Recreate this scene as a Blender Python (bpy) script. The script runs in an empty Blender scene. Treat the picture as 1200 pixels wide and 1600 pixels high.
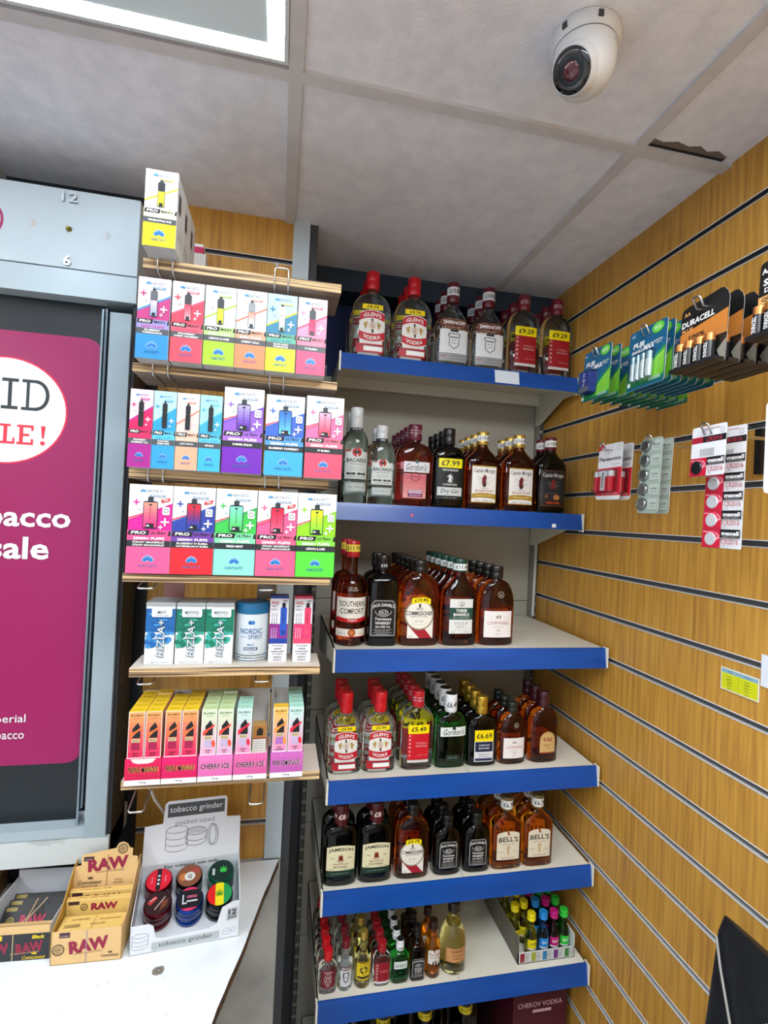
import bpy, math, random
from mathutils import Vector, Matrix
from mathutils.geometry import tessellate_polygon
random.seed(4)
SC = bpy.context.scene
COL = SC.collection

# ------------------------------------------------------------------ camera, world, exposure
F_PX, ROLL, PITCH, YAW = 794.7, 0.04588, 0.00976, 0.20326
cam_d = bpy.data.cameras.new('camera'); cam = bpy.data.objects.new('camera', cam_d); COL.objects.link(cam)
cam_d.sensor_fit = 'VERTICAL'; cam_d.sensor_height = 36; cam_d.lens = 36*F_PX/1600; cam_d.clip_start = .02
_f = Vector((math.sin(YAW)*math.cos(PITCH), math.cos(YAW)*math.cos(PITCH), math.sin(PITCH)))
_r = Vector((math.cos(YAW), -math.sin(YAW), 0)); _u = _r.cross(_f)
_r2 = _r*math.cos(ROLL)+_u*math.sin(ROLL); _u2 = -_r*math.sin(ROLL)+_u*math.cos(ROLL)
M = Matrix((_r2, _u2, -_f)).transposed().to_4x4(); M.translation = (0, 0, 1.6)
cam.matrix_world = M
SC.camera = cam
SC.view_settings.view_transform = 'Standard'; SC.view_settings.look = 'None'
SC.view_settings.gamma = 1; SC.view_settings.use_curve_mapping = False
SC.view_settings.exposure = 0.22
W = bpy.data.worlds.new('world'); SC.world = W; W.use_nodes = True
W.node_tree.nodes['Background'].inputs[0].default_value = (.8, .88, 1, 1)
W.node_tree.nodes['Background'].inputs[1].default_value = 0.10
PANEL_POWER = 19.0     # watts of each ceiling panel light
FRAME_EMIT = 36.0
DAYLIGHT = 0.55        # glow of the added fill panel, unseen behind the viewer

# ------------------------------------------------------------------ materials
def lin(h):
    h = h.lstrip('#')
    v = [int(h[i:i+2], 16)/255 for i in (0, 2, 4)]
    return tuple(c/12.92 if c <= .04045 else ((c+.055)/1.055)**2.4 for c in v)
_mats = {}
def mat(h, rough=.5, metal=0, trans=0, ior=1.45, emit=0, spec=.5, coat=0, key=''):
    k = (h, rough, metal, trans, ior, emit, spec, coat, key)
    if k in _mats: return _mats[k]
    m = bpy.data.materials.new('m_'+h.strip('#')+key); m.use_nodes = True
    b = m.node_tree.nodes['Principled BSDF']
    c = lin(h)
    b.inputs['Base Color'].default_value = (*c, 1)
    b.inputs['Roughness'].default_value = rough
    b.inputs['Metallic'].default_value = metal
    b.inputs['Transmission Weight'].default_value = trans
    b.inputs['IOR'].default_value = ior
    b.inputs['Specular IOR Level'].default_value = spec
    b.inputs['Coat Weight'].default_value = coat
    if emit:
        b.inputs['Emission Color'].default_value = (*c, 1); b.inputs['Emission Strength'].default_value = emit
    _mats[k] = m
    return m
def nodemat(name, c1, c2, scale, stretch, rough=.5, bump=0.0, detail=6, ramp=(.35, .65), metal=0, bscale=None, extra=None, c3=None):
    m = bpy.data.materials.new(name); m.use_nodes = True
    nt = m.node_tree; N = nt.nodes; L = nt.links; b = N['Principled BSDF']
    g = N.new('ShaderNodeNewGeometry'); mp = N.new('ShaderNodeMapping'); mp.inputs['Scale'].default_value = stretch
    no = N.new('ShaderNodeTexNoise'); no.inputs['Scale'].default_value = scale; no.inputs['Detail'].default_value = detail
    cr = N.new('ShaderNodeValToRGB')
    cr.color_ramp.elements[0].position = ramp[0]; cr.color_ramp.elements[0].color = (*lin(c1), 1)
    cr.color_ramp.elements[1].position = ramp[1]; cr.color_ramp.elements[1].color = (*lin(c2), 1)
    if c3:
        e = cr.color_ramp.elements.new((ramp[0]+ramp[1])/2); e.color = (*lin(c3), 1)
    L.new(g.outputs['Position'], mp.inputs[0]); L.new(mp.outputs[0], no.inputs[0]); L.new(no.outputs[0], cr.inputs[0])
    L.new(cr.outputs[0], b.inputs['Base Color'])
    b.inputs['Roughness'].default_value = rough; b.inputs['Metallic'].default_value = metal
    if bump:
        bp = N.new('ShaderNodeBump'); bp.inputs['Strength'].default_value = bump; bp.inputs['Distance'].default_value = .002
        n2 = no
        if bscale:
            n2 = N.new('ShaderNodeTexNoise'); n2.inputs['Scale'].default_value = bscale; n2.inputs['Detail'].default_value = 3
            L.new(g.outputs['Position'], n2.inputs[0])
        L.new(n2.outputs[0], bp.inputs['Height']); L.new(bp.outputs[0], b.inputs['Normal'])
    return m
OAK = nodemat('oak_veneer', '#a07030', '#d6a54c', 15, (9, 9, .42), rough=.42, bump=.08, detail=9, ramp=(.25, .8), c3='#c4913c')
TILE = nodemat('ceiling_tile', '#dcdfe8', '#e8eaf2', 30, (1, 1, 1), rough=.95, bump=.55, bscale=330, detail=3)
TEE = nodemat('tee_bar', '#c3c2c4', '#cccbcd', 20, (1, 1, 1), rough=.7)
PLY = nodemat('plywood_face', '#75655a', '#8f8176', 8, (.6, 6, 6), rough=.7, bump=.1)
PLYE = nodemat('plywood_edge', '#4f3d2c', '#d2b587', 1, (5, 5, 420), rough=.7, detail=2, ramp=(.38, .6), c3='#a88a64')
CREAM = nodemat('cream_steel', '#d5d2c3', '#dedbcd', 6, (1, 1, 1), rough=.38)
GREYP = nodemat('grey_lacquer', '#aebcc2', '#b7c5cb', 5, (1, 1, 1), rough=.45)
LEDGE = nodemat('worn_ledge', '#7d7f78', '#b9bfbd', 14, (1, 1, 2), rough=.6, ramp=(.2, .42))
NAVY = nodemat('navy_paint', '#0a1b45', '#0d2152', 4, (1, 1, 1), rough=.7)
COUNTER = nodemat('counter_white', '#cfd6da', '#dde3e6', 9, (1, 1, 1), rough=.4, ramp=(.25, .5))
CHIP = nodemat('chipboard_edge', '#2e2013', '#6e5434', 160, (1, 1, 1), rough=.9, bump=.6)
WORN = nodemat('worn_panel', '#8a8a84', '#b1b1aa', 7, (1, 1, 1), rough=.7, ramp=(.3, .6))
FLOOR = nodemat('floor_vinyl', '#bdb9b4', '#d0ccc6', 6, (1, 1, 1), rough=.5)
PLAIN = nodemat('painted_wall', '#b9b5ae', '#c4c0b9', 3, (1, 1, 1), rough=.8)
LEATH = nodemat('black_leather', '#0b0f12', '#11161a', 40, (1, 1, 1), rough=.36, bump=.35, bscale=420)
BLUE = nodemat('blue_strip', '#0a4392', '#0c4ca2', 6, (1, 6, 6), rough=.3)
STEEL = mat('#c9cbcc', .22, 1)
DSTEEL = mat('#4b4b4b', .5, .6)
BLACK = mat('#0a0a0b', .45)
DARK = mat('#15181b', .6)
WHITE = mat('#e9ebec', .45)

def glass(h, rough=.02, ior=1.4): return mat(h, rough, 0, 1, ior, key='_glass')

# ------------------------------------------------------------------ mesh builder
class MB:
    def __init__(s): s.v = []; s.f = []; s.m = []; s.sm = []; s.mats = []
    def mi(s, m):
        if m not in s.mats: s.mats.append(m)
        return s.mats.index(m)
    def add(s, vs, fs, m, smooth=False, mtx=None):
        o = len(s.v); i = s.mi(m)
        s.v += [tuple(mtx @ Vector(v)) if mtx else tuple(v) for v in vs]
        for f in fs: s.f.append([o+a for a in f]); s.m.append(i); s.sm.append(smooth)
        return s
    def box(s, x0, x1, y0, y1, z0, z1, m, mtx=None, fm=None):
        vs = [(x, y, z) for z in (z0, z1) for y in (y0, y1) for x in (x0, x1)]
        fs = [(0, 2, 3, 1), (4, 5, 7, 6), (0, 1, 5, 4), (2, 6, 7, 3), (0, 4, 6, 2), (1, 3, 7, 5)]  # bottom top front back left right
        for k, f in enumerate(fs):
            s.add([vs[a] for a in f], [(0, 1, 2, 3)], (fm or {}).get('btfklr'[k], m), mtx=mtx)
        return s
    def rings(s, rs, m, smooth=True, cap0=True, cap1=True, mtx=None):
        n = len(rs[0]); vs = [p for r in rs for p in r]; fs = []
        for i in range(len(rs)-1):
            for j in range(n):
                k = (j+1) % n; fs.append((i*n+j, i*n+k, (i+1)*n+k, (i+1)*n+j))
        s.add(vs, fs, m, smooth, mtx)
        if cap0: s.add(rs[0][::-1], [tuple(range(n))], m, False, mtx)
        if cap1: s.add(rs[-1], [tuple(range(n))], m, False, mtx)
        return s
    def lathe(s, prof, m, n=24, mtx=None, smooth=True, cx=0, cy=0, ridge=0):
        rs = []
        for r, z in prof:
            rs.append([(cx+(r+(ridge if j % 2 and ridge else 0))*math.cos(2*math.pi*j/n), cy+(r+(ridge if j % 2 and ridge else 0))*math.sin(2*math.pi*j/n), z) for j in range(n)])
        return s.rings(rs, m, smooth, mtx=mtx)
    def tube(s, pts, r, m, n=8):
        pts = [Vector(p) for p in pts]; rs = []; up = None
        for i, p in enumerate(pts):
            t = ((pts[min(i+1, len(pts)-1)]-p).normalized()+(p-pts[max(i-1, 0)]).normalized()).normalized()
            if up is None:
                a = Vector((0, 0, 1)) if abs(t.z) < .9 else Vector((1, 0, 0)); up = t.cross(a).normalized()
            up = (up-t*up.dot(t)).normalized(); w = t.cross(up)
            rs.append([tuple(p+(up*math.cos(2*math.pi*j/n)+w*math.sin(2*math.pi*j/n))*r) for j in range(n)])
        return s.rings(rs, m)
    def prism(s, poly, fn, d0, d1, m, edge=None):
        """poly in 2D, fn(x,y,depth)->3D"""
        n = len(poly); a = [fn(x, y, d0) for x, y in poly]; b = [fn(x, y, d1) for x, y in poly]
        tr = tessellate_polygon([[Vector((x, y, 0)) for x, y in poly]])
        s.add(a, [tuple(t) for t in tr], m); s.add(b, [tuple(t)[::-1] for t in tr], m)
        s.add(a+b, [(i, (i+1) % n, n+(i+1) % n, n+i) for i in range(n)], edge or m)
        return s
    def build(s, name, parent=None, loc=None, rot=None):
        me = bpy.data.meshes.new(name); me.from_pydata(s.v, [], s.f)
        for m in s.mats: me.materials.append(m)
        me.polygons.foreach_set('material_index', s.m); me.polygons.foreach_set('use_smooth', s.sm); me.update()
        o = bpy.data.objects.new(name, me); COL.objects.link(o)
        if parent: o.parent = parent
        if loc: o.location = loc
        if rot: o.rotation_euler = rot
        return o
def tag(o, label, cat, group=None):
    o['label'] = label; o['category'] = cat
    if group: o['group'] = group
    return o
def struct(o, label=None):
    o['kind'] = 'structure'
    if label: o['label'] = label; o['category'] = o.name.split('_')[0]
    return o
def thing(name, label, cat, loc=(0, 0, 0), rz=0, group=None):
    o = bpy.data.objects.new(name, None); COL.objects.link(o); o.location = loc; o.rotation_euler = (0, 0, rz)
    o.empty_display_size = .02
    return tag(o, label, cat, group)
def copy_tree(o, parent=None):
    c = o.copy(); COL.objects.link(c)
    if parent: c.parent = parent
    for ch in KIDS.get(o.name, [x for x in o.children]): copy_tree(ch, c)
    return c
KIDS = {}

# ------------------------------------------------------------------ printed artwork (flat shapes and lettering, units millimetres)
_gl = {}
def glyph(s, b):
    k = (s, b)
    if k in _gl: return _gl[k]
    cu = bpy.data.curves.new('lettering', 'FONT'); cu.body = s; cu.size = 1; cu.resolution_u = 2; cu.offset = b*.6; cu.fill_mode = 'FRONT'
    ob = bpy.data.objects.new('lettering', cu); COL.objects.link(ob)
    dg = bpy.context.evaluated_depsgraph_get(); me = bpy.data.meshes.new_from_object(ob.evaluated_get(dg))
    vs = [(v.co.x, v.co.y) for v in me.vertices]; fs = [tuple(p.vertices) for p in me.polygons]
    bpy.data.objects.remove(ob); bpy.data.curves.remove(cu); bpy.data.meshes.remove(me)
    xs = [v[0] for v in vs]; ys = [v[1] for v in vs]
    x0, x1, y0, y1 = min(xs), max(xs), min(ys), max(ys)
    r = ([(x-(x0+x1)/2, y-(y0+y1)/2) for x, y in vs], fs, x1-x0, y1-y0); _gl[k] = r
    return r
def inkm(c): return c if not isinstance(c, str) else mat(c, .42)
class Art:
    def __init__(s): s.q = []; s.l = 0; s.cut = []
    def new(s, nm): s.cut.append((len(s.q), nm)); return s
    def p(s, pts, c, keep=False, convex=False):
        if not keep: s.l += 1
        if convex or len(pts) < 4: s.q.append((pts, [tuple(range(len(pts)))], c, s.l))
        else:
            tr = tessellate_polygon([[Vector((x, y, 0)) for x, y in pts]]); s.q.append((pts, [tuple(t) for t in tr], c, s.l))
        return s
    def r(s, x0, y0, x1, y1, c, keep=False): return s.p([(x0, y0), (x1, y0), (x1, y1), (x0, y1)], c, keep, True)
    def rr(s, x0, y0, x1, y1, rad, c):
        pts = []
        for cx, cy, a in ((x1-rad, y1-rad, 0), (x0+rad, y1-rad, 90), (x0+rad, y0+rad, 180), (x1-rad, y0+rad, 270)):
            for k in range(4):
                t = math.radians(a+30*k); pts.append((cx+rad*math.cos(t), cy+rad*math.sin(t)))
        return s.p(pts, c, convex=True)
    def e(s, cx, cy, rx, ry, c, n=24, rot=0, keep=False):
        R = math.radians(rot); pts = []
        for k in range(n):
            t = 2*math.pi*k/n; x, y = rx*math.cos(t), ry*math.sin(t)
            pts.append((cx+x*math.cos(R)-y*math.sin(R), cy+x*math.sin(R)+y*math.cos(R)))
        return s.p(pts, c, keep, True)
    def ring(s, cx, cy, rx, ry, w, c, n=28, a0=0, a1=360):
        s.l += 1; vs = []; fs = []
        for k in range(n+1):
            t = math.radians(a0+(a1-a0)*k/n)
            vs += [(cx+rx*math.cos(t), cy+ry*math.sin(t)), (cx+(rx-w)*math.cos(t), cy+(ry-w)*math.sin(t))]
        for k in range(n): fs.append((2*k+1, 2*k, 2*k+2, 2*k+3))
        s.q.append((vs, fs, c, s.l)); return s
    def ln(s, pts, w, c):
        s.l += 1
        for (x0, y0), (x1, y1) in zip(pts, pts[1:]):
            d = math.hypot(x1-x0, y1-y0) or 1; nx, ny = -(y1-y0)/d*w/2, (x1-x0)/d*w/2
            s.q.append(([(x0-nx, y0-ny), (x1-nx, y1-ny), (x1+nx, y1+ny), (x0+nx, y0+ny)], [(0, 1, 2, 3)], c, s.l))
        return s
    def g(s, x0, y0, x1, y1, c0, c1, n=6):
        s.l += 1
        a = [int(c0[i:i+2], 16) for i in (1, 3, 5)]; b = [int(c1[i:i+2], 16) for i in (1, 3, 5)]
        for k in range(n):
            t = k/(n-1); c = '#%02x%02x%02x' % tuple(int(a[i]+(b[i]-a[i])*t) for i in range(3))
            s.r(x0, y0+(y1-y0)*k/n, x1, y0+(y1-y0)*(k+1)/n, c, True)
        return s
    def band(s, x0, x1, yc, h, arc, c, n=10, fl=0):
        s.l += 1; xm = (x0+x1)/2; hw = (x1-x0)/2; vs = []
        for k in range(n+1):
            x = x0+(x1-x0)*k/n; y = yc+arc*(1-((x-xm)/hw)**2); hh = h/2+fl*abs((x-xm)/hw)
            vs += [(x, y-hh), (x, y+hh)]
        s.q.append((vs, [(2*k, 2*k+2, 2*k+3, 2*k+1) for k in range(n)], c, s.l)); return s
    def t(s, txt, cx, cy, h, c, w=None, b=.015, sh=0, arc=0, rot=0, keep=False):
        if not keep: s.l += 1
        vs, fs, gw, gh = glyph(txt, b)
        ky = h/gh; kx = (w/gw) if w else ky*.92
        hw = gw*kx/2; R = math.radians(rot); o = []
        for x, y in vs:
            X = x*kx+sh*y*ky; Y = y*ky+(arc*(1-(x*kx/hw)**2) if arc else 0)
            o.append((cx+X*math.cos(R)-Y*math.sin(R), cy+X*math.sin(R)+Y*math.cos(R)))
        s.q.append((o, fs, c, s.l)); return s
    def put(s, mb, fn, strip=None, step=.00005):
        for pts, fs, c, l in s.q:
            m = inkm(c)
            if strip is None:
                mb.add([fn(x, y, l*step) for x, y in pts], fs, m)
            else:
                for f in fs:
                    P = [pts[i] for i in f]; x0 = min(q[0] for q in P); x1 = max(q[0] for q in P)
                    if x1-x0 <= strip: mb.add([fn(x, y, l*step) for x, y in P], [tuple(range(len(P)))], m); continue
                    k = math.floor(x0/strip)
                    while k*strip < x1:
                        Q = clip(clip(P, k*strip, 1), (k+1)*strip, -1)
                        if len(Q) > 2: mb.add([fn(x, y, l*step) for x, y in Q], [tuple(range(len(Q)))], m, True)
                        k += 1
        return mb
def clip(P, x, s):
    o = []
    for i, a in enumerate(P):
        b = P[(i+1) % len(P)]; da = s*(a[0]-x); db = s*(b[0]-x)
        if da >= 0: o.append(a)
        if (da > 1e-9 and db < -1e-9) or (da < -1e-9 and db > 1e-9):
            t = da/(da-db); o.append((x, a[1]+(b[1]-a[1])*t))
    return o
def front(y, ox=0, oz=0): return lambda a, b, l: (ox+a*.001, y-.0002-l, oz+b*.001)
def right_side(x, oy=0, oz=0): return lambda a, b, l: (x+.0002+l, oy+a*.001, oz+b*.001)   # art x runs away from camera
def on_top(z, ox=0, oy=0): return lambda a, b, l: (ox+a*.001, oy+b*.001, z+.0002+l)
ORD = ['front one', 'second back', 'third back', 'fourth back', 'fifth back', 'sixth back', 'seventh back']
NTH = ['leftmost', 'second', 'third', 'fourth', 'fifth', 'sixth', 'seventh', 'eighth']

# ------------------------------------------------------------------ the room
XR, YB, ZC, XL, YF = .787, 1.5, 2.281, -2.4, -2.0
YS = 1.21                                   # slatted panel behind the counter
struct(MB().box(XL, XR+.05, YF, YB+.05, -.05, 0, FLOOR).build('floor'))
mb = MB().box(XL, XR+.03, YF, 1.40, ZC, ZC+.03, TILE)
struct(mb.build('ceiling'))
k = 1
for x in (-1.806, -1.206, -.606, -.006, .594):
    struct(MB().box(x-.011, x+.011, YF, 1.39, ZC-.006, ZC+.001, TEE).build('trim_%d' % k)); k += 1
for y in (-1.6, -1.0, -.4, .2, .80):
    struct(MB().box(XL, XR, y-.011, y+.011, ZC-.0065, ZC+.001, TEE).build('trim_%d' % k)); k += 1
# crumbled tile edge by the corner tile
mb = MB(); pts = [(.607, .789), (.765, .789), (.765, .779), (.74, .770), (.72, .776), (.70, .768), (.68, .774), (.655, .769), (.63, .776), (.607, .772)]
mb.prism(pts, lambda x, y, d: (x, y, d), ZC-.0008, ZC+.001, mat('#6f655e', .95))
mb.box(.607, .765, .783, .789, ZC-.0012, ZC, BLACK)
struct(mb.build('trim_%d' % k)); k += 1
struct(MB().box(XL, XR+.05, 1.40, YB+.03, ZC-.06, ZC+.03, mat('#2c3946', .7)).build('trim_%d' % k)); k += 1

def slatwall(zs, u0, u1, z0, z1, fn):
    """boards with aluminium-lined grooves; fn(u, depth, z) -> 3D, depth>0 goes into the wall"""
    mb = MB()
    def bx(ua, ub, d0, d1, za, zb, m):
        vs = [fn(u, d, z) for z in (za, zb) for d in (d0, d1) for u in (ua, ub)]
        mb.add(vs, [(0, 2, 3, 1), (4, 5, 7, 6), (0, 1, 5, 4), (2, 6, 7, 3), (0, 4, 6, 2), (1, 3, 7, 5)], m)
    bx(u0, u1, .016, .03, z0, z1, DARK)
    edges = [z1]+[z for z in zs if z0+.01 < z < z1-.01]+[z0]
    for i in range(len(edges)-1):
        t = edges[i]-(.0055 if i else 0); b = edges[i+1]+(.0055 if i < len(edges)-2 else 0)
        bx(u0, u1, 0, .016, b, t, OAK)
        if i < len(edges)-2:
            bx(u0, u1, .0004, .0110, b-.0006, b+.0010, mat('#4a4b4e', .5, .3)); bx(u0, u1, -.0008, .0006, b-.0006, b+.0010, mat('#dcdcda', .4))  # aluminium groove roof and back toned dark, their shade in the colour
            bx(u0, u1, .0095, .0110, b-.011, b, mat('#5c5e61', .5, .2))
        if i: bx(u0, u1, -.0008, .0110, t-.0010, t+.0006, mat('#cfcfcd', .45, .1))
    return mb
zs = [2.184-.1*i for i in range(22)]
struct(slatwall(zs, YF, YB, 0, ZC, lambda u, d, z: (XR+d, u, z)).build('wall_right'))
struct(slatwall(zs, -.277, .003, .80, ZC, lambda u, d, z: (u, YS+d, z)).build('wall_back_panel'))
mb = MB().box(.003, .041, YS-.006, YS+.03, .80, ZC, GREYP)
mb.box(-.285, -.277, YS-.004, YS+.03, .80, ZC, mat('#2a2521', .5))
struct(mb.build('trim_%d' % k)); k += 1
mb = MB().box(-.9, .041, YS, YS+.03, 0, .80, WORN)
mb.box(.041, .060, YS, YB, 0, ZC, mat('#3a3d40', .7)); mb.box(XL, -.285, YS, YS+.03, 0, ZC, mat('#1c232a', .7))
struct(mb.build('wall_left_return'))
mb = MB().box(.05, XR+.03, YB, YB+.03, 0, 2.0, mat('#4b4d4e', .7)); mb.box(.05, XR+.03, YB, YB+.03, 2.0, ZC, NAVY); mb.box(.06, .13, YB-.012, YB, 1.55, 2.22, NAVY)
struct(mb.build('wall_back'))
struct(MB().box(XL-.03, XL, YF, YB, 0, ZC, PLAIN).build('wall_left'))
mb = MB().box(XL, XR+.03, YF-.03, YF, 0, .7, PLAIN).box(XL, XR+.03, YF-.03, YF, 2.15, ZC, PLAIN).box(XL, -2.1, YF-.03, YF, .7, 2.15, PLAIN).box(.5, XR+.03, YF-.03, YF, .7, 2.15, PLAIN)
struct(mb.build('wall_front'))
struct(MB().box(-2.1, .5, YF-.03, YF-.02, .7, 2.15, mat('#e8f1ff', .3, emit=DAYLIGHT)).build('window_1'))  # glowing panel added in the front wall as frontal fill light

# ceiling panel lights: a lit square rim round a milky glass
def panel(cx, cy, label, S=.576, first=[]):
    t = thing('ceiling_light', label, 'ceiling light', (cx, cy, ZC))
    h = S/2; LED = mat('#eaf3ff', .4, emit=FRAME_EMIT)
    m = MB(); rim = MB(); z = -.004
    def fr(mb, o, i, z0, z1, mm):
        mb.box(-o, o, i, o, z0, z1, mm); mb.box(-o, o, -o, -i, z0, z1, mm); mb.box(-o, -i, -i, i, z0, z1, mm); mb.box(i, o, -i, i, z0, z1, mm)
    fr(m, h, h-.006, -.008, 0, mat('#c9d0d4', .4)); m.build('frame', t)
    fr(rim, h-.006, h-.029, -.0075, 0, LED); rim.build('light_strip', t)
    MB().box(-h+.029, h-.029, -h+.029, h-.029, -.0072, 0, mat('#bccacf', .35, emit=.12)).build('diffuser', t)
    return t
panel(-.306, .492, 'square ceiling light with glowing white rim, top left above the counter')
for x, y, l in ((.294, -.108, 'rimmed ceiling light directly above the viewer'), (-1.506, .492, 'rimmed ceiling light far left over the counter'), (-1.506, -.708, 'rimmed ceiling light at the far rear left of the shop')):  # the one above the viewer is added for steeper light on the shelves
    panel(x, y, l)
def lamp(x, y, power, sz=.55, nm='shop_light'):
    L = bpy.data.lights.new(nm, 'AREA'); L.shape = 'SQUARE'; L.size = sz; L.energy = power; L.color = (.93, .97, 1)
    o = bpy.data.objects.new(nm, L); COL.objects.link(o); o.location = (x, y, ZC-.012)
    return o
lamp(.294, -.108, PANEL_POWER); lamp(-1.506, -.708, PANEL_POWER); lamp(-1.506, .492, PANEL_POWER*.5)  # first lamp belongs to the added panel above the viewer

# ------------------------------------------------------------------ steel shelving bay on the right
ZS = [1.998, 1.629, 1.313, 1.027, .787, .553, .17]
YFR = [1.245, 1.20, 1.08, 1.095, 1.10, 1.10, 1.08]
X0, X1, YBK = .130, .772, 1.462
g = thing('shelving_frame', 'cream steel shelving frame with slotted uprights in the corner', 'shelving', (X0, YBK, 0))
for x, nx in ((.100, 1), (X1+.001, 1)):
    mb = MB().box(x-X0, x-X0+.012, -.025, .03, 0, 2.02, mat('#8d8b80', .4))
    for i in range(60):
        z = .04+i*.033
        for sx in (.0015, .0072): mb.box(x-X0+sx, x-X0+sx+.0035, -.0262, -.0249, z, z+.024, BLACK)
    mb.build('upright', g)
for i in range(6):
    z = .08+i*.32; MB().box(-.015, X1-X0, .006, .012, z, z+.318, mat('#a8a495', .5)).build('back_panel', g)  # cream panels toned greyer, under-shelf shade put into the colour
SHN = ['top', 'second', 'third', 'fourth', 'fifth', 'sixth', 'lowest']
for i, (z, yf) in enumerate(zip(ZS, YFR)):
    t = thing('shelf', '%s cream steel shelf of the bottle shelving, with blue price strip' % SHN[i], 'shelf', (X0, yf, z), group=None)
    w = X1-X0; d = YBK-yf
    mb = MB().box(0, w, 0, d, -.004, 0, CREAM); mb.box(0, w, .006, .020, -.034, -.004, CREAM); mb.box(0, w, d-.02, d-.004, -.034, -.004, CREAM)
    mb.box(w*.5, w*.5+.0015, .002, d, 0, .0004, mat('#a9a698', .6))
    mb.build('deck', t)
    for x in (0, w-.002):
        pl = [(0, -.042), (0, 0), (d, 0), (d, -.095), (d-.03, -.095), (.06, -.042)]
        MB().prism(pl, lambda a, b, dd, x=x: (x+dd, a, b-.0), 0, .002, CREAM).build('bracket', t)
    for x in (-.004, w): MB().box(x, x+.004, -.012, .006, -.045, .002, mat('#e3e1d4', .4)).build('end_cap', t)
    mb = MB(); mb.add([(0, -.004, .001), (w, -.004, .001), (w, -.004, -.004), (0, -.004, -.004)], [(0, 1, 2, 3)], BLUE)
    ht = .040 if i < 2 else .045
    pr = [(0, .001), (-.004, .001), (-.0055, -.006), (-.0115, -ht), (-.0095, -ht), (-.002, -.006), (0, -.006)]
    mb = MB().prism(pr, lambda a, b, dd: (dd, a, b), 0, w, BLUE)
    o = mb.build('price_strip', t)
    if i == 0:
        MB().prism([(-.0062, -.002), (-.0125, -.036), (-.0128, -.036), (-.0066, -.002)], lambda a, b, dd: (dd, a, b), .402, .470, mat('#d9e2ea', .4)).build('price_card', o)
    if i == 1:
        MB().lathe([(.0035, 0), (.0035, .001)], mat('#e8536a', .5), 12, Matrix.Translation((.185, -.0085, -.022)) @ Matrix.Rotation(math.pi/2, 4, 'X')).build('pink_sticker', o)
        MB().box(.555, .566, -.0128, -.0118, -.036, -.027, WHITE).build('price_sticker', o)
tag(MB().tube([(.777, 1.435, 1.60), (.777, 1.436, 1.45), (.774, 1.432, 1.38), (.772, 1.430, 1.318)], .0045, mat('#c9cbc6', .4)).build('cable'), 'pale grey cable running down the corner behind the third shelf', 'cable')

# ------------------------------------------------------------------ plywood shelves on chrome prongs, left of the bay
PLYS = [(-.245, .092, 2.020, .925, .11, .016), (-.254, .093, 1.8415, .927, .10, .014), (-.252, .086, 1.6625, .930, .10, .016), (-.246, .094, 1.489, .902, .12, .014), (-.236, .086, 1.324, .930, .085, .015), (-.239, .094, 1.135, .928, .11, .015)]
for i, (xa, xb, z, yf, d, th) in enumerate(PLYS):
    mb = MB().box(xa, xb, yf, yf+d, z-th, z, PLYE, fm={'b': PLY, 't': mat('#c6bdb0', .7) if i > 3 else PLY})
    tag(mb.build('plywood_shelf'), '%s narrow plywood shelf, counting down beside the tobacco cabinet' % ['first', 'second', 'third', 'fourth', 'fifth', 'sixth'][i], 'shelf')
    for j, x in enumerate((-.221, -.027)):
        top = z+.013 if i < 3 else z-th-.004
        fy = yf-.0035 if i < 3 else yf+.012
        zb = z-th-.0035
        pts = [(x, YS-.001, zb), (x, fy+.004, zb), (x, fy, zb+.004), (x, fy, top-.003), (x+.003, fy, top), (x+.021, fy, top), (x+.024, fy, top-.003), (x+.024, fy, zb+.004), (x+.024, fy+.004, zb), (x+.024, YS-.001, zb)]
        if i >= 3: pts = [(x, YS-.001, zb), (x, yf+.02, zb), (x, yf-.004, zb-.006), (x+.003, yf-.006, zb-.0065), (x+.021, yf-.006, zb-.0065), (x+.024, yf-.004, zb-.006), (x+.024, yf+.02, zb), (x+.024, YS-.001, zb)]
        if i == 5: pts = [(x, YS-.001, zb), (x, 1.0, zb), (x, .91, zb-.022), (x+.003, .907, zb-.023), (x+.021, .907, zb-.023), (x+.024, .91, zb-.022), (x+.024, 1.0, zb), (x+.024, YS-.001, zb)]
        tag(MB().tube(pts, .0016, STEEL).build('shelf_prong'), 'chrome wire prong under the %s plywood shelf, %s side' % (['first', 'second', 'third', 'fourth', 'fifth', 'sixth'][i], ['left', 'right'][j]), 'hook')
tag(MB().tube([(-.213, .985, 1.112), (-.210, 1.06, 1.03), (-.205, YS-.003, .90)], .0028, mat('#c4c0b8', .5)).build('brace_wire'), 'pale angled brace wire below the lowest plywood shelf', 'wire')
for x0, lab in ((-.206, 'left'), (-.035, 'right')):
    tag(MB().box(x0, x0+.036, 1.03, 1.034, 1.428, 1.456, mat('#cc9999' if lab == 'left' else '#9ea3a8', .3, trans=.6)).build('ticket_holder'), 'small clear plastic ticket holder under the fourth plywood shelf, %s one' % lab, 'ticket holder')

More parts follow.
